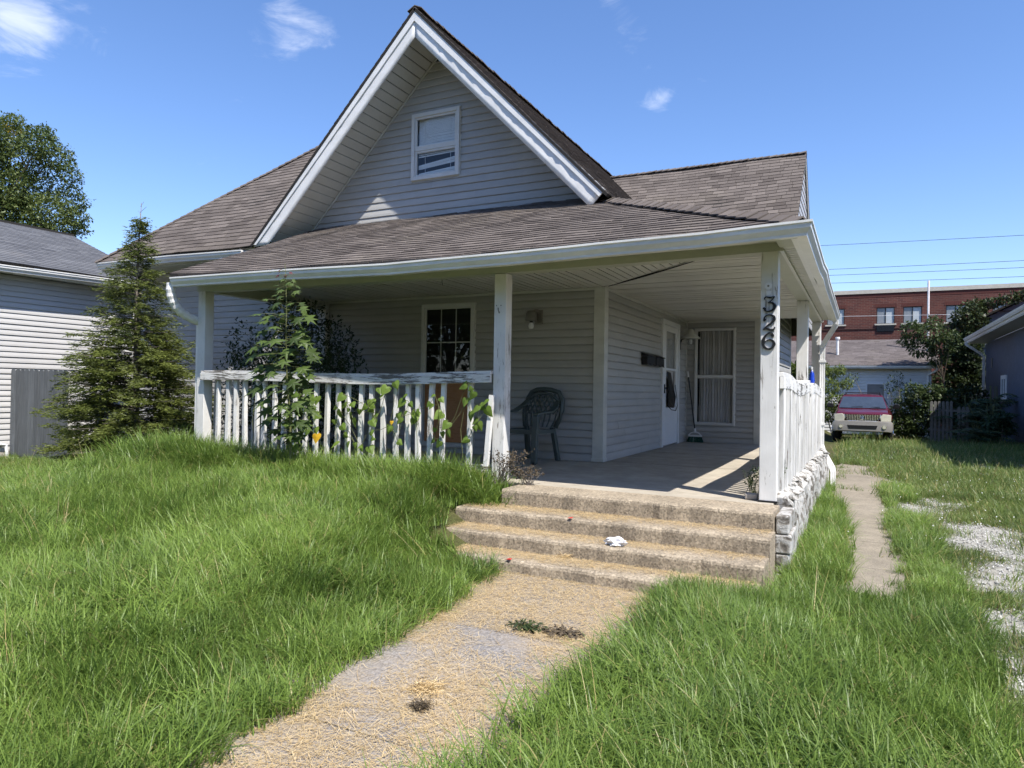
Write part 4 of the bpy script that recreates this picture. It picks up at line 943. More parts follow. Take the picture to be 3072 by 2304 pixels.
P_, R_, S_, I_ = cat_(parts); scatter('lawn_grass', P_, R_, S_, I_, long_, 'stuff', 'long unmown green lawn grass round the front walk', 'grass')
# --- short rough grass on the drive
parts = []
def rough(n, x0, x1, y0, y1, s0, s1, thr=.45):
    x, y = pts(n, x0, x1, y0, y1); k = walk_free(x, y) & (path_free(x, y) | (NP.uniform(size=n) < .05)) & ((gmask(x, y) < thr+NP.uniform(-.15, .25, n)) | (NP.uniform(size=n) < .12)); x, y = x[k], y[k]
    parts.append(mk(x, y, NP.uniform(s0, s1, len(x))*(1+.3*fbm(x*.9, y*.9)), 3))
rough(3000, .9, 4.5, -4, 6, .6, 1.15); rough(700, .2, 3.5, 5, 10, 1., 1.6); rough(3200, -.9, 9, 9, 19, 1.4, 2.3); rough(1500, 2, 8, 3, 12, 1., 1.7); rough(1000, -2.5, 9, 16, 22, 1.9, 3.0, .9); rough(1000, 1.15, 2.6, -6.5, 0, .6, 1.1); rough(700, -20, 20, 20, 40, 2, 4, 2)
rough(300, -13.3, -11.6, -1, 2.5, .8, 1.4)
P_, R_, S_, I_ = cat_(parts); scatter('drive_grass', P_, R_, S_, I_, short_, 'stuff', 'short rough grass and clover over the gravel drive', 'grass')
x, y = pts(90, -9, 2, -5, 0); k = walk_free(x, y) & path_free(x, y); x, y = x[k], y[k]
P_, R_, S_, I_ = mk(x, y, NP.uniform(.6, 1.1, len(x)), 1); scatter('seed_stalks', P_, R_, S_, I_, seedh, 'stuff', 'thin pale seed stalks standing in the lawn', 'grass')
# --- clover flowers
cf = proto('clover_flower', np.array([(-.012, 0, 0), (0, -.012, .004), (.012, 0, 0), (0, .012, .004), (0, 0, .016)]), np.array([(0, 1, 4), (1, 2, 4), (2, 3, 4), (3, 0, 4)]), M['white_plastic'])
x, y = pts(520, .3, 6, 1, 16); k = path_free(x, y) & walk_free(x, y); x, y = x[k], y[k]; P_, R_, S_, I_ = mk(x, y, NP.uniform(.3, .65, len(x)), 1, .11); scatter('clover_flowers', P_, R_, S_, I_, [cf], 'stuff', 'tiny white clover flowers in the drive grass', 'flowers')
# --- gravel
def stone_proto(seed):
    g = np.random.default_rng(seed); bm = bmesh.new(); bmesh.ops.create_icosphere(bm, subdivisions=1, radius=.5)
    for v in bm.verts: v.co *= g.uniform(.7, 1.2); v.co.z *= .6
    V = np.array([v.co[:] for v in bm.verts]); F = np.array([[v.index for v in f.verts] for f in bm.faces]); bm.free(); return proto('pebble', V, F, M['gravel'])
stones = [stone_proto(s) for s in range(4)]
at_ = ground_obj.data.attributes.new('gv', 'FLOAT', 'POINT'); gvv = np.clip(gmask(GX.ravel(), GY.ravel()), 0, 1)*((GX.ravel() > .9) & (GX.ravel() < 7)); at_.data.foreach_set('value', gvv.astype(np.float32))
x, y = pts(100000, .9, 6.5, -6, 19); k = path_free(x, y) & (gmask(x, y) > .30+NP.uniform(-.1, .2, 100000)) & ((y < 8) | (NP.uniform(size=100000) < .7)); x, y = x[k], y[k]
n = len(x); P_ = np.stack([x, y, H(x, y)-.006], 1); scatter('gravel', P_, NP.uniform(0, 6.28, (n, 3)), NP.uniform(.006, .024, n)*np.where(y > 8, 1.7, 1), NP.integers(0, 4, n), stones, 'stuff', 'white crushed limestone gravel on the drive', 'gravel')
# --- straw litter on walk and treads
def straws(n, fx, fy, fz, dens, L=(.03, .10), seed=5, flat=.12):
    g = np.random.default_rng(seed); out = []
    x = g.uniform(*fx, n*3); y = g.uniform(*fy, n*3); k = dens(x, y) > g.uniform(size=n*3); x, y = x[k][:n], y[k][:n]; n = len(x)
    a = g.uniform(0, 6.28, n); l = g.uniform(*L, n)/2; w = g.uniform(.0005, .0011, n); t = g.normal(0, flat, n); z = fz(x, y)+g.uniform(.001, .012, n)
    d = np.stack([np.cos(a)*np.cos(t), np.sin(a)*np.cos(t), np.sin(t)], 1); s = np.stack([-np.sin(a), np.cos(a), 0*a], 1); c = np.stack([x, y, z], 1)
    V = np.stack([c-d*l[:, None]-s*w[:, None], c-d*l[:, None]+s*w[:, None], c+d*l[:, None]+s*w[:, None]*.6, c+d*l[:, None]-s*w[:, None]*.6], 1).reshape(-1, 3)
    V[:, 2] = np.maximum(V[:, 2], np.repeat(fz(x, y), 4)+.0008); return V, g.uniform(size=n)
VV = []; TT = []
def addst(*a, **k): v, t = straws(*a, **k); VV.append(v); TT.append(t)
c1 = lambda v: (lambda x, y: np.full_like(x, v))
addst(15000, (-1.86, -.4), (-2.65, -1.46), c1(-.484), lambda x, y: np.clip(1.1-.3*fbm(x*3, y*3), 0, 1), L=(.02, .08), seed=1)
addst(16000, (-1.86, -.4), (-6.0, -2.55), c1(-.484), lambda x, y: np.clip(.40+1.3*fbm(x*2.2+1, y*1.6), .04, 1)*(.75+.6*sm(-1.15, -1.6, x)), L=(.03, .12), seed=2)
for i, (yb, yf, z, xl, xr) in enumerate(ST):
    if i == 0: continue
    addst(4200, (xl+.05, xr-.03), (yf+.02, yb-.004), c1(z+.003), lambda x, y, yf=yf, yb=yb: np.clip(((y-yf)/(yb-yf))*1.5-.1-.3*(x+1.2)+.3*fbm(x*4, y*4), .05, 1), L=(.03, .09), seed=7+i)
V = np.concatenate(VV); T = np.concatenate(TT); n = len(V)//4
npmesh('straw_litter', V, np.arange(n*4).reshape(-1, 4), M['straw'], tone=T, kind='stuff', label='dry golden straw strewn over the walk and steps')['category'] = 'straw'
def strawball(x, y, z, r, n, label, mat='straw'):
    g = np.random.default_rng(int(abs(x*1000))); c = np.array((x, y, z)); V = []
    for i in range(n):
        d = unit(g.normal(size=3)); s = unit(np.cross(d, g.normal(size=3))); p = c+np.array((g.normal()*r*.5, g.normal()*r*.5, abs(g.normal())*r*.22+.004)); l = g.uniform(.3, .8)*r; w = .0013
        d[2] *= .4; V += [p-d*l-s*w, p-d*l+s*w, p+d*l+s*w, p+d*l-s*w]
    V = np.array(V); V[:, 2] = np.maximum(V[:, 2], z+.001)
    o = npmesh('straw_clump', V, np.arange(len(V)).reshape(-1, 4), M[mat], tone=g.uniform(size=n)); tag(o, label, 'straw clump')
for u, v, z, r, lb in ((1280, 2070, -.483, .07, 'round brown straw clump in the middle of the front walk'), (1262, 2125, -.483, .045, 'small dark straw clump on the walk just before the round one')):
    p = at(u, v, 'Z', z); strawball(p[0], p[1], z, r, 220, lb, 'dead' if r < .06 else 'straw')
p = at(1702, 1672, 'Z', -.390); strawball(p[0], p[1], -.388, .06, 160, 'tangle of straw on the lowest step against the riser')
for u, v, lb in ((1580, 1885, 'flat dark green weed growing on the walk below the steps'), (1690, 1903, 'dry flat weed beside the dark green weed on the walk')):
    p = at(u, v, 'Z', -.484); g = np.random.default_rng(u); n = 160; a = g.uniform(0, 6.28, n); r = g.uniform(.01, .13, n); c = np.stack([p[0]+r*np.cos(a), p[1]+r*np.sin(a)*.7, -.482+g.uniform(.002, .02, n)], 1)
    d = np.stack([np.cos(a+g.normal(0, .6, n)), np.sin(a), g.normal(0, .25, n)], 1)*.022; s = np.stack([-np.sin(a), np.cos(a), g.normal(0, .4, n)], 1)*.007
    V = np.stack([c-d, c+s, c+d, c-s], 1).reshape(-1, 3); V[:, 2] = np.maximum(V[:, 2], -.484)
    o = npmesh('walk_weed', V, np.arange(4*n).reshape(-1, 4), M['ivy'] if u == 1580 else M['dead'], tone=g.uniform(size=n)); tag(o, lb, 'weed')
# ================================================================== THINGS ON THE PORCH
# --- plastic armchair
def chair(loc, rz):
    t = empty('patio_chair', loc, 'green grey moulded plastic armchair with lattice back against the porch wall', 'chair'); WLOC.pop(t.name); t.rotation_euler = (0, 0, rz)
    m = MB(); n = 10; vs = []                                      # seat: dished slab
    for i in range(n+1):
        for j in range(n+1):
            x = -.23+.46*i/n; y = -.22+.44*j/n; w = 1-.10*(j/n); z = .425-.012*(1-(2*i/n-1)**2)*(1 if j > 0 else .4)-.03*(j/n); z -= .025 if j == 0 else 0
            vs.append((x*w, y, z))
    m.add(vs, [(i*(n+1)+j, (i+1)*(n+1)+j, (i+1)*(n+1)+j+1, i*(n+1)+j+1) for i in range(n) for j in range(n)]); o = m.obj('seat', M['chair'], t, smooth=True); s = o.modifiers.new('t', 'SOLIDIFY'); s.thickness = .02
    MB().box(-.235, .235, -.235, -.218, .365, .425).obj('apron', M['chair'], t, bevel=.006)
    for sx in (-1, 1): MB().box(sx*.238-.008, sx*.238+.008, -.22, .2, .37, .42).obj('apron', M['chair'], t)
    def pr(w, d): return [(-w, -d), (w, -d), (w, d), (-w, d)]
    for sx in (-1, 1):                                              # legs and arms
        MB().sweep(pr(.042, .024), [(sx*.275, -.26, .01), (sx*.27, -.25, .2), (sx*.265, -.235, .42), (sx*.27, -.22, .60)], [((1, 0, 0), (0, 1, 0))]*4).obj('leg', M['chair'], t, bevel=.01)
        MB().sweep(pr(.028, .03), [(sx*.24, .30, .01), (sx*.225, .25, .25), (sx*.21, .21, .44)], [((1, 0, 0), (0, 1, 0))]*3).obj('leg', M['chair'], t, bevel=.008)
        MB().lathe([(.03, 0), (.03, .03)], (sx*.275, -.26, 0), 8).obj('foot', M['black'], t)
        MB().sweep(pr(.045, .013), [(sx*.275, -.25, .615), (sx*.285, -.10, .635), (sx*.285, .06, .645), (sx*.27, .18, .70), (sx*.235, .26, .77)], [((1, 0, 0), (0, 0, 1))]*5).obj('armrest', M['chair'], t, bevel=.006, smooth=False)
    def bk(u, v):                                                   # back surface: u across, v up
        return np.array((u*(.245+.035*math.sin(v*3.1)), .205+.11*v-.05*u*u*-1*.8-.02, .44+.47*v-.03*abs(u)**4*v))
    rim = [bk(-1, 0), bk(-1.05, .25), bk(-1.08, .5), bk(-1.06, .82), bk(-.90, 1.0), bk(-.45, 1.03), bk(0, 1.04), bk(.45, 1.03), bk(.90, 1.0), bk(1.06, .82), bk(1.08, .5), bk(1.05, .25), bk(1, 0)]
    b = MB().tube(rim, [.032]*13, 8).obj('backrest', M['chair'], t, smooth=True)
    MB().tube([bk(-.95, .97-.25), bk(-.5, .9), bk(0, .93), bk(.5, .9), bk(.95, .72)], .022, 6).obj('top_band', M['chair'], b, smooth=True)
    for k in range(-3, 9):
        for sgn in (1, -1):
            pl = []
            for q in range(9):
                v = .36+.56*q/8; u = sgn*(-1+.28*k+.62*(q/8)*1.0)
                if abs(u) < 1.0: pl.append(bk(u, v))
            if len(pl) > 1: MB().tube(pl, .012, 5).obj('lattice_strip', M['chair'], b)
    for k in range(7):
        u = -.85+k*.283; MB().tube([bk(u*.9, 0), bk(u, .2), bk(u*1.0, .38)], .012, 5).obj('slat', M['chair'], b)
    return t
cp = at(1480+410/2.91, 850+1575/2.91, 'Z', 0); chair((-3.17, 1.84, 0.001), math.radians(-12))
# --- broom
bt = at(1950+400/3.529, 930+650/3.529, 'Y', B-.06); bb = at(1950+475/3.529, 930+1270/3.529, 'Y', B-.16)
t = empty('broom', (bb[0], B-.16, 0), 'broom with black stick and green bristles leaning in the porch corner', 'broom')
MB().tube([bt+(.0, 0, 0), bb], .011, 8).obj('handle', M['black'], t); MB().tube([bt+(bt-bb)*.0, bt+(bb-bt)*.10], .0155, 8).obj('grip', M['white_plastic'], t)
hz = float(bb[2]); bx = float(bb[0]); byy = B-.16
MB().tube([(bx, byy, hz+.03), (bx+.005, byy, hz-.05)], .02, 8).obj('socket', M['white_plastic'], t)
for s in (-1, 1): MB().tube([(bx+.005, byy, hz-.03), (bx+s*.07, byy, hz-.055), (bx+s*.115, byy, hz-.10)], .012, 6).obj('head_arm', M['white_plastic'], t)
MB().box(bx-.12, bx+.13, byy-.022, byy+.022, hz-.125, hz-.095).obj('head', M['white_plastic'], t, bevel=.006)
m = MB()
for i in range(120):
    a = rnd(-1, 1); c = rnd(-1, 1); m.tube([(bx+.005+a*.115, byy+c*.018, hz-.12), (bx+.005+a*.155, byy+c*.04, .003)], .0028, 3, False)
m.obj('bristles', M['broom_green'], t, kind='stuff')
# --- wall lamp with bare bulb
lb = at(1480+400/2.91, 850+290/2.91, 'Y', D-.02)
t = empty('porch_lamp', (lb[0], D-.02, lb[2]), 'old metal wall lamp with a bare bulb beside the boarded window', 'lamp'); lx, lz = float(lb[0]), float(lb[2])
MB().box(lx-.055, lx+.055, D-.04, D-.016, lz-.10, lz+.085).obj('back_plate', M['lamp_metal'], t, bevel=.006)
MB().lathe([(.075, 0), (.08, .012), (.075, .10), (.055, .135), (.02, .14)], (lx-.06, D-.14, lz-.07), 14).obj('hood', M['lamp_metal'], t, smooth=True)
MB().tube([(lx+.02, D-.04, lz+.06), (lx, D-.10, lz+.085), (lx-.05, D-.14, lz+.06)], .009, 6).obj('arm', M['lamp_metal'], t)
MB().lathe([(.02, .09), (.022, .075), (.036, .045), (.038, .02), (.026, -.002), (.0, -.008)][::-1], (lx-.06, D-.14, lz-.17), 12).obj('bulb', M['white_plastic'], t, smooth=True)
MB().lathe([(.022, 0), (.022, .03)], (lx-.06, D-.14, lz-.095), 10).obj('bulb_socket', M['black'], t)
# --- lantern by the door
lz = 1.90; ly = 6.50; lx = XC+.2
t = empty('porch_lantern', (XC+.02, ly, lz), 'bell topped porch lantern on a black bracket next to the door', 'lamp')
MB().lathe([(.0, .18), (.035, .17), (.07, .13), (.085, .08), (.165, .015), (.17, -.005), (.15, -.005)][::-1], (lx, ly, lz), 14).obj('shade', M['trim'], t, smooth=True)
MB().lathe([(.065, 0), (.075, .06), (.08, .2)], (lx, ly, lz-.21), 12).obj('globe', M['glass'], t, smooth=True)
MB().lathe([(.02, 0), (.03, .05), (.02, .09)], (lx, ly, lz-.10), 8).obj('bulb', M['white_plastic'], t)
MB().tube([(XC+.015, ly-.05, lz-.12), (XC+.05, ly-.05, lz-.02), (XC+.09, ly-.02, lz+.0), (lx-.06, ly, lz+.03)], .010, 6).obj('bracket', M['black'], t)
MB().box(XC+.015, XC+.03, ly-.09, ly-.01, lz-.2, lz-.02).obj('back_plate', M['black'], t)
# --- mail box
for y0, y1, lb in ((3.98, 4.44, 'black metal mailbox on the siding, the farther one from the white door'), (4.50, 4.96, 'black metal mailbox on the siding, the one closer to the white door')):
    t = empty('mailbox', (XC+.02, (y0+y1)/2, 1.33), lb, 'mailbox', 'pair of wall mailboxes')
    MB().box(XC+.026, XC+.12, y0, y1, 1.325, 1.455).obj('box', M['black'], t, bevel=.006)
    MB().poly([(XC+.026, y0-.01, 1.457), (XC+.135, y0-.01, 1.457), (XC+.13, y0-.01, 1.475), (XC+.026, y0-.01, 1.515)], (0, y1-y0+.02, 0)).obj('lid', M['black'], t, bevel=.003)
    for yy in (y0+.12, y1-.12): MB().tube([(XC+.12, yy-.03, 1.35), (XC+.145, yy-.03, 1.315), (XC+.145, yy+.03, 1.315), (XC+.12, yy+.03, 1.35)], .004, 5).obj('paper_hook', M['black'], t)
# --- spray bottle on the side rail
bp_ = at(2443, 1135, 'X', -.05); yb_ = 5.0; zb_ = wv2(5.0)+.001
t = empty('spray_bottle', (-.05, yb_, zb_), 'blue spray bottle with white trigger standing on the side railing', 'bottle')
MB().lathe([(.036, 0), (.04, .02), (.04, .09), (.034, .12), (.038, .145), (.022, .185), (.014, .20)], (-.05, yb_, zb_), 14).obj('body', M['blue_plastic'], t, smooth=True)
MB().lathe([(.016, 0), (.016, .022)], (-.05, yb_, zb_+.20), 10).obj('collar', M['white_plastic'], t)
MB().poly([(-.05-.012, yb_-.05, zb_+.222), (-.05-.012, yb_+.03, zb_+.222), (-.05-.012, yb_+.035, zb_+.265), (-.05-.012, yb_-.055, zb_+.262)], (.024, 0, 0)).obj('trigger_head', M['white_plastic'], t, bevel=.004)
MB().tube([(-.05, yb_-.035, zb_+.225), (-.05, yb_-.05, zb_+.19), (-.05, yb_-.042, zb_+.165)], .006, 5).obj('trigger', M['blue_plastic'], t)
# --- loose baluster, brick, rag, scraps
pa_, pb_ = at(1458, 1398, 'Y', -.09), at(1476, 1185, 'Y', -.05)
m = MB().bar(pa_, pb_, .045, .045, (0, 1, 0)); tag(m.obj('loose_baluster', M['paint_z']), 'loose white baluster leaning against the middle porch post', 'baluster')
p = at(2252, 1488, 'Z', .03)
m = MB().box(p[0]-.05, p[0]+.06, p[1]-.04, p[1]+.04, .001, .055); m.V = [(x+.02*z+rnd(-.008, .008), y+rnd(-.008, .008), z) for x, y, z in m.V]; tag(m.obj('stone_chunk', M['stone'], bevel=.012), 'pale stone chunk on the slab beside the numbered post', 'stone')
p = at(1850, 1637, 'Z', -.272)
bm = bmesh.new(); bmesh.ops.create_icosphere(bm, subdivisions=3, radius=1); g = np.random.default_rng(3)
for v in bm.verts:
    f_ = 1+.25*math.sin(v.co.x*5+v.co.y*4)+.22*math.sin(v.co.y*9+v.co.z*7)+.12*g.normal(); v.co = Vector((v.co.x*.075*f_+p[0], v.co.y*.045*f_+p[1], max(-.2705, v.co.z*.034*f_-.245)))
me = bpy.data.meshes.new('rag'); bm.to_mesh(me); bm.free(); me.materials.append(M['cloth']); o = bpy.data.objects.new('rag', me); link(o); tag(o, 'crumpled white rag lying on a step', 'rag')
for u, v, z, lb in ((1711, 1556, -.141, 'small red scrap on the upper step'), (1527, 1680, -.391, 'small red scrap at the edge of the lowest step')):
    p = at(u, v, 'Z', z); o = MB().poly([(p[0]-.02, p[1]-.008, z+.004), (p[0]+.018, p[1]-.012, z+.006), (p[0]+.02, p[1]+.012, z+.01), (p[0]-.012, p[1]+.014, z+.005)], (0, 0, .003)).obj('plastic_scrap', M['red']); tag(o, lb, 'scrap')
# ================================================================== PLANTS NEAR THE HOUSE
def leafquads(C, Dv, L, W, g, up=None, fold=0):
    C = np.asarray(C); Dv = unit(Dv); r = g.normal(size=C.shape) if up is None else up+g.normal(size=C.shape)*.45
    s = unit(np.cross(Dv, r)); L = np.asarray(L).reshape(-1, 1); W = np.asarray(W).reshape(-1, 1)
    return np.stack([C, C+Dv*L*.45+s*W*.5, C+Dv*L, C+Dv*L*.45-s*W*.5], 1).reshape(-1, 3)
def crown(name, V, mat, parent, tone): return npmesh(name, V, np.arange(len(V)).reshape(-1, 4), mat, parent, tone)
# --- conifer
def conifer():
    yc = .75; b = at(398, 1392, 'Y', yc); x0 = float(b[0]); z0 = float(H(x0, yc)); tp = float(at(410, 610, 'Y', yc)[2])
    t = empty('conifer_tree', (x0, yc, z0), 'bushy green conifer with a thin bare leader between the fence and the porch', 'tree'); g = np.random.default_rng(4)
    ht = tp-z0; lx = lambda z: x0+.06*((z-z0)/ht)**2
    MB().tube([(lx(z0+ht*q), yc+.02*math.sin(q*7), z0+ht*q) for q in np.linspace(0, 1, 12)], list(np.linspace(.055, .004, 12)), 7).obj('trunk', M['twig'], t, smooth=True)
    prof = [(.0, .95), (.08, 1.06), (.2, 1.08), (.33, .95), (.44, .78), (.52, .60), (.58, .52), (.66, .52), (.70, .40), (.75, .24), (.80, .17), (.85, .15), (.89, .06), (.92, .02)]
    R = lambda q: np.interp(q, [a for a, b in prof], [b for a, b in prof])
    C = []; Dd = []; Tn = []; br = MB()
    nb = 1000
    for i in range(nb):
        q = g.uniform(.012, .93)**.95; az = g.uniform(0, 6.283); r = R(q)*(g.uniform(.55, 1.0) if g.uniform() < .75 else g.uniform(1., 1.22)); z = z0+q*ht
        if q > .47 and g.uniform() < .25+.32*min(1, (q-.47)*6): continue
        d = np.array((math.cos(az), math.sin(az), 0)); sd = np.array((-d[1], d[0], 0)); rise = g.uniform(-.1, .38); m_ = max(5, int(40*r))
        p0 = np.array((lx(z), yc, z)); bt_ = g.normal(0, .14)
        if i % 2 == 0: br.tube([p0, p0+d*r*.5+(0, 0, rise*r*.5), p0+d*r*.95+(0, 0, rise*r*.6)], [.008, .005, .002], 4, False)
        for s in np.sqrt(g.uniform(.10, 1, m_)):
            c = p0+d*r*s+np.array((0, 0, rise*r*s-.18*r*s*s))+g.normal(0, .02, 3); sg = g.choice((-1, 1)); tw = unit(d*.75+sd*sg*g.uniform(.2, .9)+np.array((0, 0, g.uniform(-.35, .25))))
            ln = g.uniform(.07, .16)
            for k in range(8):                                      # flat feathery spray
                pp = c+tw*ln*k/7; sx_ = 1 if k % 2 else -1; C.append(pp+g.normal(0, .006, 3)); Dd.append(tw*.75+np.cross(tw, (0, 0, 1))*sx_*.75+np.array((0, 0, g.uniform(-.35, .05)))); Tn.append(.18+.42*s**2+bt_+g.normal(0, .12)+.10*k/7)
    br.obj('branches', M['twig'], t, kind='stuff')
    tops = MB()
    for zz, dx, dz in ((.955, -.09, .05), (.965, .10, .05), (.935, -.06, .03), (.985, .03, .05), (.94, .07, -.01)): p = np.array((lx(z0+ht*zz), yc, z0+ht*zz)); tops.tube([p, p+(dx*.5, .02, dz*.9), p+(dx, .03, dz*1.6)], .003, 4)
    tops.obj('bare_twigs', M['twig'], t)
    C = np.array(C); Dd = np.array(Dd); n = len(C); L = g.uniform(.03, .065, n); V = leafquads(C, Dd, L, L*.26, g)
    rr_ = np.hypot(C[:, 0]-x0, C[:, 1]-yc); tone = np.clip(np.array(Tn), 0, 1)
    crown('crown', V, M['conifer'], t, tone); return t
conifer()
# --- privet bush growing through the end of the porch
def shrub(name, loc, label, n, mat, blobs, L, W, stems=10, cat='bush', seed=1, twig='twig', hang=0, group=None):
    """blobs: (dx,dy,dz,rx,ry,rz,weight)"""
    g = np.random.default_rng(seed); t = empty(name, loc, label, cat, group); lo = np.array(loc, float); C = []
    ws = np.array([b[6] for b in blobs], float); ws /= ws.sum(); ch = g.choice(len(blobs), n, p=ws); bl = np.array([b[:6] for b in blobs])
    d = unit(g.normal(size=(n, 3))); r = g.uniform(.25, 1, n)**(1/2.2); C = lo+bl[ch, :3]+d*r[:, None]*bl[ch, 3:6]
    C = C+.06*np.sin(C[:, [1, 2, 0]]*9); Dd = d*.6+g.normal(0, .6, (n, 3))+np.array((0, 0, -.15-hang)); Ls = g.uniform(.7, 1.25, n)*L
    V = leafquads(C, Dd, Ls, Ls*W, g, np.array((0, 0, 1.)))
    V[:, 2] = np.maximum(V[:, 2], lo[2]-.02)
    tone = np.clip(g.normal(.42, .2, n)+.18*np.sin(C[:, 0]*3+C[:, 2]*4+C[:, 1]*2), 0, .96); 
    m = MB()
    for i in range(stems):
        b = blobs[i % len(blobs)]; e = lo+np.array(b[:3])+unit(g.normal(size=3))*np.array(b[3:6])*g.uniform(.4, .9); md = lo*.5+e*.5+g.normal(0, .08, 3); s0 = lo+np.array((g.normal(0, .06), g.normal(0, .06), 0)); md[:2] = s0[:2]*.55+e[:2]*.45
        m.tube([s0, md, e], [.012, .008, .003], 5, False)
    if stems: m.obj('stems', M[twig], t)
    npmesh('foliage', V, np.arange(len(V)).reshape(-1, 4), mat, t, tone); return t
shrub('privet_bush', (-6.5, 1.05, 0.0), 'dark leafy privet bush growing up behind the front railing', 13500, M['privet'],
      [(-.1, .15, .75, .95, .7, .55, 4), (-.6, .2, 1.15, .55, .5, .5, 2.2), (.25, .2, 1.45, .6, .5, .5, 2.4), (.0, .1, 1.85, .5, .4, .33, 1.1), (.62, .2, 1.0, .5, .4, .55, 1.6), (-1.2, .2, .75, .45, .5, .7, 1.2), (-.9, .1, 1.5, .5, .4, .35, .5), (.75, -.3, .5, .6, .35, .5, 1.3)], .062, .42, 26, seed=3)
# --- sapling with lobed leaves
lobe = []
for k in range(5):
    a = math.radians(-100+50*k)+math.pi/2; r1 = .5 if k != 2 else .6
    lobe += [(.20*math.cos(a-.43), .20*math.sin(a-.43)+.25), (r1*math.cos(a), r1*math.sin(a)*.95+.25)]
lobe += [(.18*math.cos(math.radians(215)), .05), (0, .06), ]
lobe = [(0, 0)]+[(.16, .02)]+lobe[0:10]+[(-.16, .02)]
def leafmesh(name, outline, mat, fold=.12):
    me = bpy.data.meshes.new(name); c = (0, .32, .03); V = [c]+[(x, y, -fold*abs(x)-.10*y*y) for x, y in outline]; n = len(outline)
    me.from_pydata(V, [], [(0, 1+i, 1+(i+1) % n) for i in range(n)]); a = me.attributes.new('tone', 'FLOAT', 'FACE'); a.data.foreach_set('value', [rnd(.25, .75)]*n); me.materials.append(mat); return me
def put(me, name, parent, loc, d, up, s):
    """one leaf: local +Y along d, +Z near up"""
    d = Vector(d).normalized(); x = d.cross(Vector(up)).normalized(); z = x.cross(d)
    o = bpy.data.objects.new(name, me); COL.objects.link(o); o.parent = parent; w = WLOC.get(parent.name, (0, 0, 0))
    o.matrix_local = Matrix.Translation(Vector(loc)-Vector(w)) @ Matrix((x, d, z)).transposed().to_4x4() @ Matrix.Scale(s, 4); return o
lm = [leafmesh('lobed_leaf', lobe, M['sapling']) for _ in range(6)]; lr = leafmesh('young_leaf', lobe, M['sapling_red'])
sb = at(868, 1385, 'Y', -.62); st_ = at(857, 792, 'Y', -.62); sx0 = float(sb[0])
t = empty('sapling', (sx0, -.62, -.1), 'thin maple like sapling with red tip growing in front of the railing', 'sapling')
stem_ = lambda q: np.array((sx0+(st_[0]-sx0)*q+.02*math.sin(q*9), -.62+.02*math.sin(q*5), -.1+(st_[2]+.1)*q))
MB().tube([stem_(q) for q in np.linspace(0, 1, 12)], list(np.linspace(.014, .003, 12)), 6).obj('stem', M['stem'], t)
for i in range(120):
    q = .20+.78*(i/120)+rnd(-.01, .01); az = i*2.4+rnd(-.3, .3); p = stem_(q); wmax = .30*math.sin(min(1, (q-.10)/.45)*1.57)*(1-.86*sm(.62, 1, q)); pl = float(wmax)*rnd(.45, 1.15)+.02
    d = np.array((math.cos(az), math.sin(az)*.8-.15, rnd(-.1, .25))); e = p+d*pl; s = (.25*(1-.72*float(sm(.6, 1, q))))*rnd(.7, 1.15)
    lf = put(lm[i % 6] if q < .93 else lr, 'leaf', t, tuple(e), (d[0], d[1], rnd(-.9, -.1)), (rnd(-.3, .3), -.55, 1), s)
    MB().tube([p, e], .0025, 4, False).obj('leaf_stalk', M['stem'], t)
# --- bindweed on the balusters
heart = [(0, .10), (.12, .0), (.30, -.04), (.45, .08), (.46, .28), (.34, .52), (.16, .78), (0, 1.0), (-.16, .78), (-.34, .52), (-.46, .28), (-.45, .08), (-.30, -.04), (-.12, 0)]
hm = [leafmesh('heart_leaf', heart, M['vine'], .22) for _ in range(7)]; hy = leafmesh('yellow_leaf', heart, M['vine_yellow'], .2)
VL = [(868,1185),(905,1215),(950,1195),(895,1240),(872,1255),(945,1290),(920,1310),(1030,1220),(1045,1232),(1060,1262),(1030,1190),(1105,1232),(1122,1222),(1125,1268),(1098,1222),(1150,1190),(1165,1165),(1110,1300),(1165,1285),(1190,1330),(1212,1205),(1228,1215),(1205,1258),(1242,1238),(1292,1215),(1303,1190),(1315,1245),(1345,1272),(1305,1292),(1400,1200),(1412,1240),(1428,1262),(1420,1285),(1405,1322),(1440,1222),(1458,1232),(1030,1310),(1060,1335),(1020,1282),(880,1340),(1085,1345),(1140,1170),(1012,1240),(1075,1235),(1132,1245),(1218,1240),(1250,1240),(1010,1330),(1120,1320),(1320,1200),(1300,1325),(1340,1300),(1418,1170),(1425,1180),(900,1190),(1055,1215),(1235,1262),(925,1250),(960,1250)]
t = empty('bindweed_vine', (-4.4, -.1, 0), 'heart leaved bindweed vine climbing the white balusters', 'vine')
ends = []
VL += [(u+rnd(-22, 22), v+rnd(-18, 26)) for u, v in VL[::2]]
for i, (u, v) in enumerate(VL):
    p = at(u+rnd(-3, 3), v-8, 'Y', -.10+rnd(-.05, .02)); ends.append(p)
    put(hm[i % 7], 'leaf', t, tuple(p), (rnd(-.9, .9), rnd(-.6, .1), -rnd(.4, 1)), (rnd(-.7, .7), -1, rnd(-.1, 1.1)), rnd(.055, .125))
for u, v, s in ((950, 1300, .12), (1175, 1262, .05)): put(hy, 'yellow_leaf', t, tuple(at(u, v, 'Y', -.13)), (.1, -.3, -1), (.2, -1, .5), s)['label'] = 'withered yellow leaf'
for i in range(0, len(ends)-1):
    a, b = ends[i], ends[i+1]
    if abs(a[0]-b[0]) < .35: mid = (a+b)/2+np.array((0, .03, rnd(-.05, .02))); MB().tube([a, mid, b], .0028, 4, False).obj('tendril', M['stem'], t)
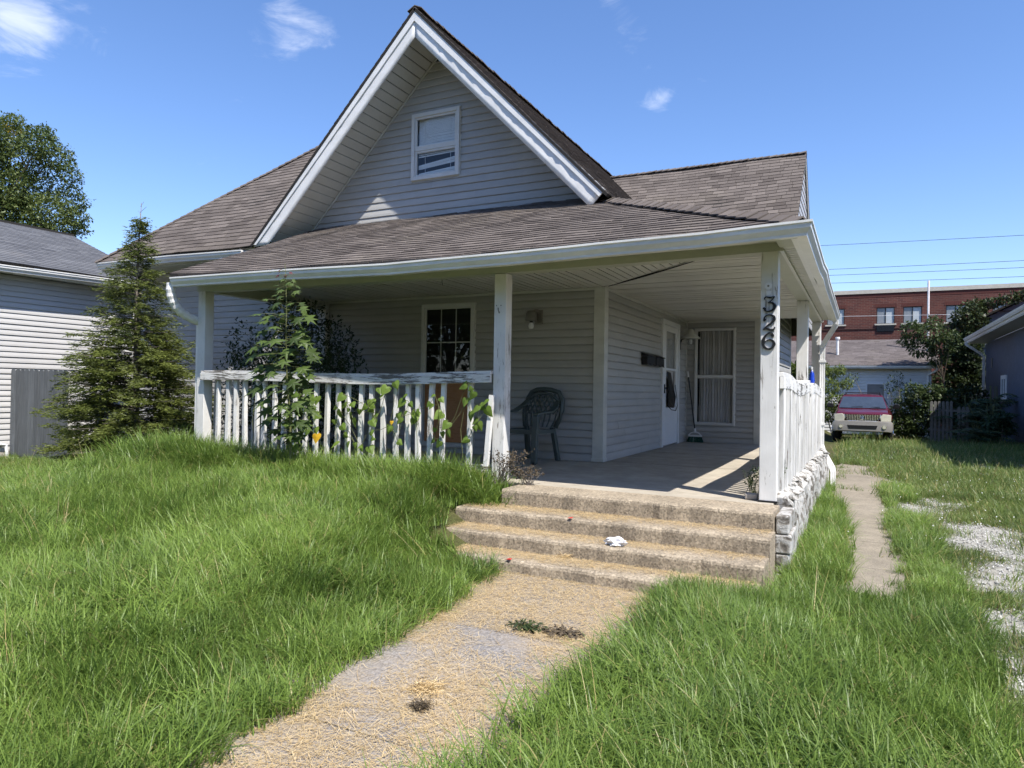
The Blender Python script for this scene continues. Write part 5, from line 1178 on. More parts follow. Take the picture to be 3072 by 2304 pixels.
for xx in (-6.0, -5.3, -4.7, -4.2, -3.6, -3.05): MB().tube([(xx, -.12, -.06), (xx+.05, -.10, .25), (xx+.01, -.08, .5), (xx+.06, -.09, .75)], .003, 4, False).obj('tendril', M['stem'], t)
# --- dead weeds by the middle post, small weed by the numbered post
def weed(loc, label, n, h, spread, mat, tw, seed, lean=(0, 0)):
    g = np.random.default_rng(seed); t = empty('dead_weed' if 'brown' in label else 'weed', loc, label, 'weed'); m = MB(); C = []; Dd = []
    for i in range(n):
        a = g.uniform(0, 6.28); r = spread*g.uniform(.2, 1); e = np.array((loc[0]+r*math.cos(a)+lean[0], loc[1]+r*math.sin(a)*.6+lean[1], loc[2]+h*g.uniform(.35, 1))); s = np.array(loc)+np.array((g.normal()*.03, g.normal()*.03, 0)); md = s*.5+e*.5+g.normal(0, .03, 3); md[2] += .04; m.tube([s, md, e], [.003, .0022, .001], 4, False)
        for k in range(12):
            q = g.uniform(.3, 1); C.append((1-q)*md+q*e+g.normal(0, .012, 3)); Dd.append(g.normal(size=3))
    m.obj('stems', M[tw], t); C = np.array(C); L = g.uniform(.015, .035, len(C)); npmesh('leaves', leafquads(C, np.array(Dd), L, L*.5, g), np.arange(4*len(C)).reshape(-1, 4), mat, t, g.uniform(size=len(C)))
weed((-2.50, -.20, .0), 'dry brown weed stalks at the foot of the middle post', 42, .34, .30, M['dead'], 'twig', 1, (.08, 0))
weed((-2.25, -.12, .0), 'low brown withered clump on the top step edge', 26, .17, .22, M['dead'], 'twig', 8)
p = at(2262, 1480, 'Z', 0); weed((float(p[0]), float(p[1]), .0), 'small leafy weed rooted beside the numbered post', 16, .26, .12, M['privet'], 'stem', 2)
p = at(2350, 1478, 'X', .02); weed((-.03, .45, .09), 'small weed sprouting behind the numbered post', 12, .22, .10, M['privet'], 'stem', 3)
# ================================================================== NEIGHBOURS AND BACKGROUND
m = NT('grey stained wood'); m.col(m.mul(m.mul((.105, .114, .124), m.rng(m.noise(6, 6, .7, (6, 1, .5)), .3, .7, .75, 1.25)), m.rng(m.rand(), 0, 1, .85, 1.15))); m.rough(.8, .2); M['fence'] = m.m
M['fence_old'] = simple('weathered picket wood', (.14, .135, .12), .9, .25, 14, .2)
M['blue'] = simple('blue painted boards', (.060, .085, .135), .55, .18, 5)
M['red_roof'] = simple('red metal roof', (.33, .03, .035), .45, .15)
M['maroon'] = simple('maroon car paint', (.075, .006, .012), .16, .08, 3, .7)
M['beige'] = simple('beige car trim', (.27, .255, .235), .32, .08, 3, .5)
M['chrome'] = simple('chrome', (.75, .75, .76), .15, .05, 3, .5, 1.0)
M['headlight'] = simple('hazy headlight', (.52, .50, .40), .2, .1, 20, .6)
M['carglass'] = simple('car glass', (.035, .045, .060), .06, .2, 4, .9)
M['bwin'] = simple('blind behind glass', (.42, .45, .46), .25, .08, 3, .6); M['bwin2'] = simple('grey window glass', (.20, .215, .23), .2, .08, 3, .6)
M['sill'] = simple('stone sill', (.45, .42, .36), .8)
m = NT('red brick'); sx = m.n('ShaderNodeSeparateXYZ'); m.l(m.tc.outputs['Object'], sx.inputs[0]); cx_ = m.n('ShaderNodeCombineXYZ'); m.l(sx.outputs[0], cx_.inputs[0]); m.l(sx.outputs[2], cx_.inputs[1])
bt_ = m.n('ShaderNodeTexBrick'); m.l(cx_.outputs[0], bt_.inputs['Vector'])
for k, v in (('Scale', 1.0), ('Mortar Size', .008), ('Brick Width', .30), ('Row Height', .10), ('Bias', -.1), ('Mortar Smooth', .2)): bt_.inputs[k].default_value = v
bt_.inputs['Color1'].default_value = (.120, .042, .033, 1); bt_.inputs['Color2'].default_value = (.078, .030, .027, 1); bt_.inputs['Mortar'].default_value = (.15, .105, .085, 1)
m.col(m.mul(bt_.outputs['Color'], m.rng(m.noise(.5, 4), .3, .7, .85, 1.15))); m.rough(.9, .2); M['brick'] = m.m
# --- neighbour's house, left
nb = empty('neighbour_house', (-15, 0, -.5), 'pale grey neighbour house with slate grey shingles beyond the wooden gate', 'house')
nw = MB().box(-19.5, -13.402, -9, 3.72, -.75, 2.95).obj('wall', M['dark'], nb)
siding(nw, (-13.4, 0, 0), (0, 1, 0), (1, 0, 0), -.36, 2.88, -9, 3.72, [], .1016, M['nbr_siding'])
MB().box(-13.42, -13.385, -9, 3.7, -.8, -.362).obj('foundation', M['stone'], nb)
MB().box(-13.42, -13.37, 3.66, 3.74, -.36, 2.9).obj('corner_board', M['white_plastic'], nb)
npl = [(-13.02, -9.2, 3.02), (-13.02, 3.95, 3.06), (-16.5, 3.95, 4.47), (-16.5, -9.2, 4.43)]; V, off = deck(npl, .04)
nr = MB().poly(V, off).poly([(-16.5, -9.2, 4.42), (-16.5, 3.95, 4.46), (-20, 3.95, 3.0), (-20, -9.2, 3.0)], (0, 0, -.04)).obj('roof', M['deck'], nb)
mb = MB()
for s in mkroof(npl, (0, 1, 0), None, .14, .28, None, .004): mb.add(s[0], s[1], s[2])
mb.obj('shingles', M['shingle_nbr'], nr, kind='stuff')
MB().box(-16.56, -16.44, -9.2, 3.97, 4.45, 4.50).obj('ridge_cap', M['deck'], nr)
gutter([(-12.98, -9, 2.96), (-12.98, .6, 2.985), (-12.98, 3.55, 3.055)], (-1, 0, 0), nb)
MB().box(-13.37, -13.10, -9, 3.9, 2.885, 2.90).obj('eave_soffit', M['soffit'], nb)
MB().box(-13.12, -13.098, -9, 3.9, 2.87, 3.01).obj('fascia', M['fascia'], nb)
MB().tube([(-13.05, 3.45, 2.93), (-13.05, 3.45, 2.85), (-13.32, 3.42, 2.7), (-13.34, 3.42, -.3)], .035, 8).obj('downspout', M['gutter'], nb)
p = at(18, 1335, 'X', -13.33); MB().tube([(-13.40, p[1]-.22, p[2]+.02), (-13.33, p[1]-.1, p[2]+.02), (-13.33, p[1], p[2]), (-13.31, p[1]+.02, -.55)], .028, 10).obj('drain_pipe', M['white_plastic'], nb)
p = at(337, 955, 'X', -13.36); MB().lathe([(.07, 0), (.075, .05), (.05, .09)], (-13.39, p[1], p[2]), 12, 'X').obj('vent_hood', M['white_plastic'], nb)
# --- wooden gate
gt = empty('wooden_gate', (-12.5, 1.05, -.5), 'grey stained dog eared plank gate between the two houses', 'gate')
x = -13.37; k = 0
while x < -11.72:
    w = .138; zt_ = 1.15+rnd(-.006, .006)-.02*(x+13.37)/1.7; c = .03; zb_ = float(H(x, 1.05))-.03
    pl = MB().poly([(x+.003, 1.05, zb_), (x+w-.003, 1.05, zb_), (x+w-.003, 1.05, zt_-c), (x+w-c, 1.05, zt_), (x+c, 1.05, zt_), (x+.003, 1.05, zt_-c)], (0, .017, 0)); pl.V = [(a, b+.0, z) for a, b, z in pl.V]
    dy = rnd(-.004, .004); pl.V = [(a, b+dy, z) for a, b, z in pl.V]; pl.obj('picket', M['fence'], gt); x += w+.007
for z in (-.15, .85): MB().box(-13.36, -11.75, 1.074, 1.11, z, z+.09).obj('cross_rail', M['fence'], gt)
hx = float(at(162, 1147, 'Y', 1.04)[0]); hz_ = float(at(162, 1147, 'Y', 1.04)[2])
MB().poly([(hx, 1.043, hz_-.035), (hx, 1.043, hz_+.035), (hx+.24, 1.043, hz_+.006), (hx+.24, 1.043, hz_-.006)], (0, -.006, 0)).obj('strap_hinge', M['fence'], gt)
MB().box(hx-.06, hx-.005, 1.036, 1.043, hz_-.09, hz_+.09).obj('hinge_leaf', M['fence'], gt)
# --- big tree beyond the neighbour
def pxblobs(lst, y=None, depth=None, yj=.8, flat=1.0):
    out = []
    for u, v, r in lst:
        if depth: d_ = depth+rnd(-yj, yj); c = CAM+((u-1536)/FPX*CR-(v-1152)/FPX*CU+CF)*d_; rr = r*d_/FPX
        else: yy = y+rnd(-yj, yj); c = at(u, v, 'Y', yy); rr = r*((c-CAM)@CF)/FPX
        out.append((c, rr*1.05))
    return out
def blobplant(name, base, label, cat, blobs, n, mat, L, W, seed, stems=8, trunk=None, group=None, shell=.55, yel=None, tw='twig', squash=.85):
    g = np.random.default_rng(seed); t = empty(name, base, label, cat, group); C = []; Dd = []; tone = []
    vol = np.array([r**2 for c, r in blobs]); vol /= vol.sum(); ch = g.choice(len(blobs), n, p=vol)
    cc = np.array([c for c, r in blobs]); rr = np.array([r for c, r in blobs]); d = unit(g.normal(size=(n, 3))); q = g.uniform(shell**3, 1, n)**(1/3)
    sc = np.stack([rr[ch], rr[ch], rr[ch]*squash], 1); C = cc[ch]+d*q[:, None]*sc*(1+.18*np.sin(d[:, [1, 2, 0]]*7+ch[:, None]))
    # leafy clusters: pull leaves towards sub-centres so that gaps open
    sub = np.round(C/(rr.mean()*.33))*(rr.mean()*.33); C = C*.62+sub*.38+g.normal(0, rr.mean()*.035, (n, 3))
    Dd = d*.5+g.normal(0, .6, (n, 3))+np.array((0, 0, -.25)); Ls = g.uniform(.65, 1.25, n)*L
    V = leafquads(C, Dd, Ls, Ls*W, g, np.array((0, 0, 1.)))
    tone = np.clip(g.normal(.42, .2, n)+.16*np.sin(ch*2.1), 0, .95)
    if yel is not None: tone[np.linalg.norm(C-yel[0], axis=1) < yel[1]] = 1.0
    m = MB(); b0 = np.array(base, float)
    if trunk:
        zl = min(c[2]-r for c, r in blobs); fk = b0+(cc.mean(0)-b0)*np.array((.35, .35, 0)); fk[2] = max(b0[2]+.3*(cc[:, 2].mean()-b0[2]), min(zl, b0[2]+.6*(cc[:, 2].mean()-b0[2])))
        m.tube([b0, b0*.5+fk*.5+np.array((.03, .02, 0)), fk], [trunk*1.25, trunk, trunk*.8], 9, False)
    for i in range(stems):
        c, r = blobs[i % len(blobs)]; e = c+g.normal(0, r*.3, 3)
        if trunk: md = fk*.5+e*.5+np.array((0, 0, .12*abs(e[2]-fk[2]))); m.tube([fk, md, e], [trunk*.6, trunk*.35, .008], 6, False)
        else: md = b0*.35+e*.65; md[2] = b0[2]+(e[2]-b0[2])*.45; m.tube([b0+g.normal(0, .02, 3)*np.array((1, 1, 0)), md, e], [.014, .009, .004], 5, False)
    m.obj('trunk' if trunk else 'stems', M['bark' if trunk else tw], t)
    V[:, 2] = np.maximum(V[:, 2], base[2]-.05); npmesh('crown' if trunk else 'foliage', V, np.arange(len(V)).reshape(-1, 4), mat, t, tone); return t
bl = pxblobs([(15, 400, 60), (45, 375, 35), (120, 430, 48), (65, 480, 65), (165, 470, 50), (205, 525, 38), (130, 400, 30), (100, 560, 68), (215, 600, 45), (30, 570, 75), (150, 640, 65), (60, 660, 75), (232, 655, 32), (245, 690, 22), (-60, 430, 90), (-110, 560, 130), (0, 630, 80), (-150, 400, 120), (-200, 620, 150), (190, 680, 40), (100, 710, 60), (-60, 720, 100)], depth=35, yj=1.6)
yc_ = CAM+((85-1536)/FPX*CR-(455-1152)/FPX*CU+CF)*34
tb = np.array(bl[15][0]); blobplant('shade_tree', (float(tb[0]), float(tb[1]), -.6), 'tall leafy shade tree with a yellow leaf patch behind the neighbour roof', 'tree', bl, 64000, M['tree'], .155, .5, 5, 22, .16, None, .45, (bl[6][0]-np.array((.8, 1.2, .2)), .55))
# --- garage
ga = empty('garage', (0, 28, -.8), 'low grey sided garage with weathered shingle roof behind the parked car', 'garage')
GX0, GX1, GYW = -9.5, 3.1, 27.3
gwl = MB().box(GX0, GX1, GYW, 33.5, -1.2, 2.12).obj('wall', M['dark'], ga)
siding(gwl, (0, GYW, 0), (1, 0, 0), (0, -1, 0), -.75, 2.1, GX0, GX1, [(.70, 1.46, .1, 1.47)], .128, M['garage_siding'])
MB().box(GX1-.1, GX1+.02, GYW-.04, GYW-.015, -.8, 2.1).obj('corner_board', M['white_plastic'], ga)
gw_ = MB(); 
for a, b, c, d in ((.70, .76, .1, 1.47), (1.40, 1.46, .1, 1.47), (.76, 1.40, 1.41, 1.47), (.76, 1.40, .1, .16), (.76, 1.40, .74, .79)): gw_.box(a, b, GYW-.05, GYW+.02, c, d)
gw_ = gw_.obj('window', M['white_plastic'], ga); MB().box(.76, 1.40, GYW-.02, GYW-.01, .16, 1.41).obj('pane', M['bwin2'], gw_)
gpl = [(GX0, 26.95, 2.22), (3.42, 26.95, 2.22), (3.42, 30.6, 3.55), (GX0, 30.6, 3.55)]; V, off = deck(gpl, .05); gr = MB().poly(V, off).poly([(GX0, 30.6, 3.54), (3.42, 30.6, 3.54), (3.42, 34.2, 2.2), (GX0, 34.2, 2.2)], (0, 0, -.05)).obj('roof', M['deck'], ga)
mb = MB()
for s in mkroof(gpl, (1, 0, 0), None, .14, .3, None, .004): mb.add(s[0], s[1], s[2])
mb.obj('shingles', M['shingle_gar'], gr, kind='stuff')
gutter([(GX0, 26.86, 2.19), (3.4, 26.86, 2.19)], (0, 1, 0), ga); MB().box(GX0, 3.4, 26.99, 27.28, 2.09, 2.11).obj('eave_soffit', M['soffit'], ga)
MB().tube([(3.3, 26.95, 2.1), (3.28, 27.0, 2.0), (3.0, 27.22, 1.8), (3.0, 27.22, -.7)], .05, 6).obj('downspout', M['gutter'], ga)
MB().poly([(GX1, GYW, 2.1), (GX1, 33.5, 2.1), (GX1, 30.6, 3.45)], (-.05, 0, 0)).obj('gable_wall', M['garage_siding'], ga)
p = at(2513, 1075, 'Y', 28.4); q_ = at(2513, 1016, 'Y', 28.4)
vp = MB().tube([p-(0, 0, .15), q_], .055, 10).obj('vent_pipe', M['gutter'], ga); MB().lathe([(.09, 0), (.10, .05), (.09, .11)], tuple(q_-(0, 0, .04)), 10).obj('vent_cap', M['gutter'], vp); MB().lathe([(.10, 0), (.085, .10)], tuple(p-(0, 0, .06)), 10).obj('vent_collar', M['gutter'], vp)
# --- brick building
BY = 42.0
bk = empty('brick_building', (3, 44, -1), 'long two storey red brick building with pale stone coping', 'building')
wins = [(-7.9, -6.9), (-4.55, -3.55), (-1.50, -.51), (1.274, 2.245), (2.705, 3.68), (4.906, 5.9), (7.2, 8.2), (9.6, 10.6)]; WZ_ = (5.345, 6.34)
bw_ = MB(); bw_.box(-14, 16, BY+.12, 52, -1.4, 7.2)
edges = [-14]+[e for w in wins for e in w]+[16]
bw_.box(-14, 16, BY, BY+.12, -1.4, WZ_[0]); bw_.box(-14, 16, BY, BY+.12, WZ_[1], 7.2)
for a, b in zip(edges[0::2], edges[1::2]): bw_.box(a, b, BY, BY+.12, WZ_[0], WZ_[1])
bw_.obj('wall', M['brick'], bk)
MB().box(-14.1, 16.1, BY-.06, BY+.4, 7.22, 7.46).obj('coping', M['sill'], bk)
for i in range(int(30/.11)):
    pass
sol = MB()
for i in range(int(17/.1)): sol.box(-4+i*.1, -4+i*.1+.082, BY-.012, BY, 6.98, 7.2)
M['brick_s'] = simple('soldier brick', (.10, .032, .025), .9, .25, 9)
sol.obj('soldier_course', M['brick_s'], bk, kind='stuff')
for j, (a, b) in enumerate(wins):
    f = MB()
    for x0, x1, z0, z1 in ((a, a+.04, *WZ_), (b-.04, b, *WZ_), (a, b, WZ_[1]-.04, WZ_[1]), (a, b, WZ_[0], WZ_[0]+.03), ((a+b)/2-.025, (a+b)/2+.025, *WZ_)): f.box(x0, x1, BY+.05, BY+.10, z0, z1)
    f = f.obj('window', M['black'], bk)
    MB().box(a+.04, (a+b)/2-.025, BY+.08, BY+.09, WZ_[0]+.03, WZ_[1]-.04).obj('pane', M['bwin2'], f); MB().box((a+b)/2+.025, b-.04, BY+.085, BY+.095, WZ_[0]+.03, WZ_[1]-.04).obj('pane', M['bwin'], f)
    MB().box(a-.10, b+.10, BY-.06, BY-.002, WZ_[0]-.09, WZ_[0]-.002).obj('sill', M['sill'], f)
    ln = MB(); x = a-.08
    while x < b+.05: ln.box(x, x+.082, BY-.014, BY-.001, WZ_[1]+.004, WZ_[1]+.24); x += .1
    ln.obj('lintel', M['brick_s'], f, kind='stuff')
m = MB().box(1.29, 2.22, BY-.06, BY-.003, 4.86, 5.25)
for z in np.linspace(4.9, 5.2, 7): m.box(1.30, 2.21, BY-.075, BY-.06, z, z+.025)
m.obj('vent_grille', M['black'], bk)
MB().tube([(-3, BY-.03, 5.02), (1.3, BY-.03, 5.04), (8, BY-.03, 5.1)], .02, 5).obj('conduit', M['black'], bk)
# --- pole and wires
pt_ = at(2786, 842, 'Y', 28.8); o = MB().tube([(pt_[0], 28.8, -.9), (pt_[0], 28.8, 3.0), (pt_[0], 28.8, float(pt_[2]))], .045, 8); t = o.obj('service_mast', M['gutter']); tag(t, 'slim white service mast standing before the brick building', 'pole')
for (a, b), wl_ in zip((((2469, 737), (3072, 706)), ((2481, 809), (3072, 782)), ((2488, 826.6), (3072, 803)), ((2492, 850), (3072, 830))), ('highest of the four dark power lines, alone well above the others', 'upper one of the two close power lines in the middle', 'lower one of the two close power lines in the middle', 'lowest power line, just above the brick building coping')):
    p0, p1 = at(*a, 'Y', 36), at(*b, 'Y', 36); d_ = (p1-p0)/np.linalg.norm(p1-p0); e0, e1 = p0-d_*30, p1+d_*30
    m = MB().tube([e0+(e1-e0)*q+np.array((0, 0, -.5*4*q*(1-q)+.5*4*.47*.53)) for q in np.linspace(0, 1, 21)], .011, 5); tag(m.obj('power_line', M['black']), wl_, 'wire', 'power lines over the back lots')
p0, p1 = at(2600, 948, 'Y', 37), at(3072, 940, 'Y', 37); tag(MB().tube([p0-(p1-p0)*.6, p0, p1, p1+(p1-p0)], .010, 5).obj('service_wire', M['gutter']), 'pale service wire crossing the brick building windows', 'wire')
# --- blue building
bb_ = empty('blue_building', (6, 20, -.7), 'dark blue building with vertical grooved boards and red roof edge', 'building')
BXW = 5.5
wl = MB().box(BXW+.02, 12, 10.0, 31.2, -1.2, 3.35).obj('wall', M['blue'], bb_)
y = 15.0; pb0 = None
while y < 31.2:
    w = .19; MB().box(BXW, BXW+.019, y+.006, min(y+w, 31.2)-.006, -.95, 3.34).obj('board', M['blue'], wl); y += w
MB().box(4.78, BXW, 9.7, 31.5, 3.36, 3.40).obj('eave_soffit', M['soffit'], bb_)
MB().poly([(4.72, 9.7, 3.55), (4.72, 31.6, 3.55), (12.5, 31.6, 6.0), (12.5, 9.7, 6.0)], (0, 0, .04)).obj('roof', M['red_roof'], bb_)
gutter([(4.66, 9.7, 3.58), (4.66, 31.5, 3.60)], (1, 0, 0), bb_); MB().box(4.765, 4.79, 9.7, 31.5, 3.40, 3.56).obj('fascia', M['fascia'], bb_)
fluted([(4.74, 31.2, 3.46), (4.74, 31.2, 3.32), (5.3, 31.2, 2.9), (5.42, 31.2, 2.75), (5.42, 31.2, -.8)], .10, .08, bb_, (0, -1, 0))
wy0, wy1, wz0, wz1 = 25.95, 27.05, .78, 1.80; f = MB()
for a, b, c, d in ((wy0, wy0+.12, wz0, wz1), (wy1-.12, wy1, wz0, wz1), (wy0+.12, wy1-.12, wz1-.15, wz1), (wy0+.12, wy1-.12, wz0, wz0+.13), ((wy0+wy1)/2-.04, (wy0+wy1)/2+.04, wz0+.13, wz1-.15)): f.box(BXW-.05, BXW-.001, a, b, c, d)
f = f.obj('window', M['white_plastic'], bb_); MB().box(BXW-.02, BXW-.004, wy0+.12, wy1-.12, wz0+.13, wz1-.15).obj('pane', M['carglass'], f)
MB().box(BXW-.04, BXW-.001, 29.3, 29.5, 2.2, 2.6).obj('meter_box', M['lamp_metal'], bb_)
# --- ivy clad outbuilding
iv = empty('ivy_outbuilding', (8, 36, -.8), 'slate grey gabled outbuilding overgrown with ivy behind the blue building', 'building')
p0 = at(2915, 985, 'Y', 34.5); p1 = at(3100, 890, 'Y', 34.5)
MB().poly([(p0[0], 34.5, -1), (p0[0], 34.5, p0[2]+.2), (p1[0], 34.5, p1[2]), (p1[0]+3, 34.5, p1[2]), (p1[0]+3, 34.5, -1)], (0, 4, 0)).obj('wall', simple('slate blue wall', (.10, .115, .145), .7), iv)
MB().poly([(p0[0]-.3, 34.2, p0[2]+.1), (p1[0], 34.2, p1[2]+.1), (p1[0], 34.2, p1[2]+.2), (p0[0]-.3, 34.2, p0[2]+.2)], (0, 4.5, 0)).obj('roof', M['deck'], iv)
q0 = at(2975, 935, 'Y', 34.47); MB().box(q0[0], q0[0]+1.0, 34.44, 34.49, q0[2]-.02, q0[2]+.03).obj('trim_line', M['black'], iv)
bl = pxblobs([(2905, 950, 40), (2925, 925, 30), (2885, 985, 38), (2905, 1020, 42), (2875, 1040, 36), (2900, 1075, 45), (2865, 1095, 42), (2985, 908, 17), (3012, 900, 16), (3040, 893, 17), (3065, 884, 17), (2955, 915, 18), (2840, 1150, 48), (2890, 1150, 55), (2930, 1120, 35), (2945, 970, 22), (2930, 1010, 28), (3095, 880, 20)], y=33.4, yj=.5)
blobplant('ivy', (float(bl[5][0][0]), 33.4, -.8), 'dense dark ivy hanging over the grey outbuilding', 'ivy', bl, 15000, M['ivy'], .15, .6, 9, 8, None, None, .5)
# --- shrubs round the drive
def pb(lst, y, yj=.5): return pxblobs(lst, y=y, yj=yj)
bl = pb([(2735, 990, 28), (2790, 1000, 42), (2825, 1035, 36), (2765, 1040, 36), (2715, 1022, 18), (2800, 968, 22), (2850, 1010, 22), (2815, 1075, 28)], 26.3)
blobplant('volunteer_tree', (3.75, 26.3, -.8), 'small arching tree leaning over the garage roof corner', 'tree', bl, 3600, M['bush'], .15, .42, 12, 8, .022)
bl = pb([(2716, 1232, 40), (2700, 1268, 38), (2762, 1205, 40), (2795, 1180, 32), (2742, 1172, 26), (2800, 1240, 40), (2765, 1270, 42), (2712, 1290, 30), (2835, 1190, 30), (2735, 1295, 25)], 23.2)
blobplant('leafy_bush', (2.4, 23.2, -.8), 'sunlit green bush growing right beside the maroon car', 'bush', bl, 7500, M['bush'], .13, .5, 13, 14)
bl = pb([(2498, 1120, 18), (2492, 1160, 26), (2500, 1205, 30), (2520, 1108, 14), (2482, 1240, 30), (2540, 1150, 16), (2470, 1110, 20)], 24.5)
blobplant('pale_shrub', (-.45, 24.5, -.8), 'pale yellow green feathery shrub left of the maroon car', 'bush', bl, 3800, M['bamboo'], .16, .22, 14, 10)
bl = pb([(2690, 1130, 20), (2672, 1165, 22), (2705, 1160, 20), (2695, 1195, 18), (2560, 1130, 15)], 26.2, .3)
blobplant('twiggy_shrub', (1.9, 26.2, -.8), 'sparse twiggy shrub before the garage wall', 'bush', bl, 420, M['bush'], .12, .4, 15, 16)
bl = pb([(2385, 1105, 16), (2372, 1120, 18), (2400, 1125, 18), (2352, 1110, 14)], 22, .4)
blobplant('back_bush', (-2.6, 22, -.7), 'light green bush seen between the porch side posts', 'bush', bl, 1500, M['bamboo'], .14, .4, 16, 6)
bl = pb([(2990, 1270, 26), (3020, 1285, 22), (3010, 1255, 18), (2975, 1300, 20)], 21.5, .3)
blobplant('wall_weeds', (4.6, 21.5, -.8), 'low weeds at the foot of the blue wall', 'weed', bl, 1500, M['sumac'], .14, .35, 17, 6)
bl = pb([(2850, 1230, 45), (2900, 1240, 55), (2950, 1230, 45), (2930, 1290, 40), (2880, 1290, 40), (2960, 1290, 30), (2910, 1190, 40)], 27.5, .6)
blobplant('dark_thicket', (4.6, 27.5, -.8), 'dark thicket filling the gap beside the blue building', 'bush', bl, 7000, M['ivy'], .16, .45, 18, 10)
# sumac: compound fronds
def sumac(base, label, n, seed, hh, sp):
    g = np.random.default_rng(seed); t = empty('sumac', base, label, 'shrub', None); b0 = np.array(base, float); m = MB(); C = []; Dd = []; Ls = []
    for i in range(n):
        az = g.uniform(0, 6.28); h = hh*g.uniform(.25, 1); s = b0+np.array((g.normal()*.12, g.normal()*.12, h*.7)); R_ = sp*g.uniform(.55, 1.1); d = np.array((math.cos(az), math.sin(az), 0)); pl = []
        for q in np.linspace(0, 1, 9): pl.append(s+d*R_*q+np.array((0, 0, .28*hh*q*1.2-.55*hh*.5*q*q)))
        m.tube(pl, .008, 4, False)
        sd = np.array((-d[1], d[0], 0))
        for q in np.linspace(.12, 1, 13):
            k = q*8; i0 = min(7, int(k)); p = pl[i0]*(1-(k-i0))+pl[i0+1]*(k-i0); L = .24*R_*(1-.5*abs(q-.45))
            for sg in (-1, 1): C.append(p); Dd.append(sd*sg+d*.45+np.array((0, 0, -.35+g.normal()*.1))); Ls.append(L)
    for i in range(4): m.tube([b0+g.normal(0, .1, 3)*np.array((1, 1, 0)), b0+np.array((g.normal()*.15, g.normal()*.15, hh*.9))], [.022, .012], 5)
    m.obj('stems', M['stem'], t); C = np.array(C); Ls = np.array(Ls); npmesh('foliage', leafquads(C, np.array(Dd), Ls, Ls*.28, g, np.array((0, 0, 2.))), np.arange(4*len(C)).reshape(-1, 4), M['sumac'], t, np.clip(g.normal(.5, .25, len(C)), 0, 1))
for u, v, y, h, s_, lb in ((2905, 1200, 23.0, 1.9, 1.1, 'tall sumac with long drooping fronds behind the picket fence'), (2965, 1250, 22.4, 1.6, 1.0, 'sumac with dark fronds close to the blue building corner'), (2925, 1290, 21.6, .8, .9, 'low sumac sprawling in front of the picket fence'), (2985, 1170, 24, 2.3, 1.0, 'sumac fronds reaching over the blue building downspout')):
    p = at(u, v, 'Y', y); sumac((float(p[0]), y, -.72), lb, 30, u, h, s_)
# picket fence
pf = empty('picket_fence', (3.2, 22.6, -.7), 'weathered grey picket fence section half buried in bushes', 'fence')
for i, u in enumerate((2795, 2806, 2818, 2830, 2842, 2854, 2877, 2890, 2902)):
    p = at(u, 1203 if i < 6 else 1220, 'Y', 22.6); x = float(p[0]); z = float(p[2])
    MB().poly([(x-.045, 22.6, -.75), (x+.045, 22.6, -.75), (x+.045, 22.6, z-.04), (x+.02, 22.6, z), (x-.02, 22.6, z), (x-.045, 22.6, z-.04)], (0, .02, 0)).obj('picket', M['fence_old'], pf)
p0 = at(2785, 1230, 'Y', 22.64); p1 = at(2910, 1230, 'Y', 22.64)
for z in (float(p0[2]), -.25): MB().box(p0[0], p1[0], 22.622, 22.66, z-.04, z+.04).obj('cross_rail', M['fence_old'], pf)
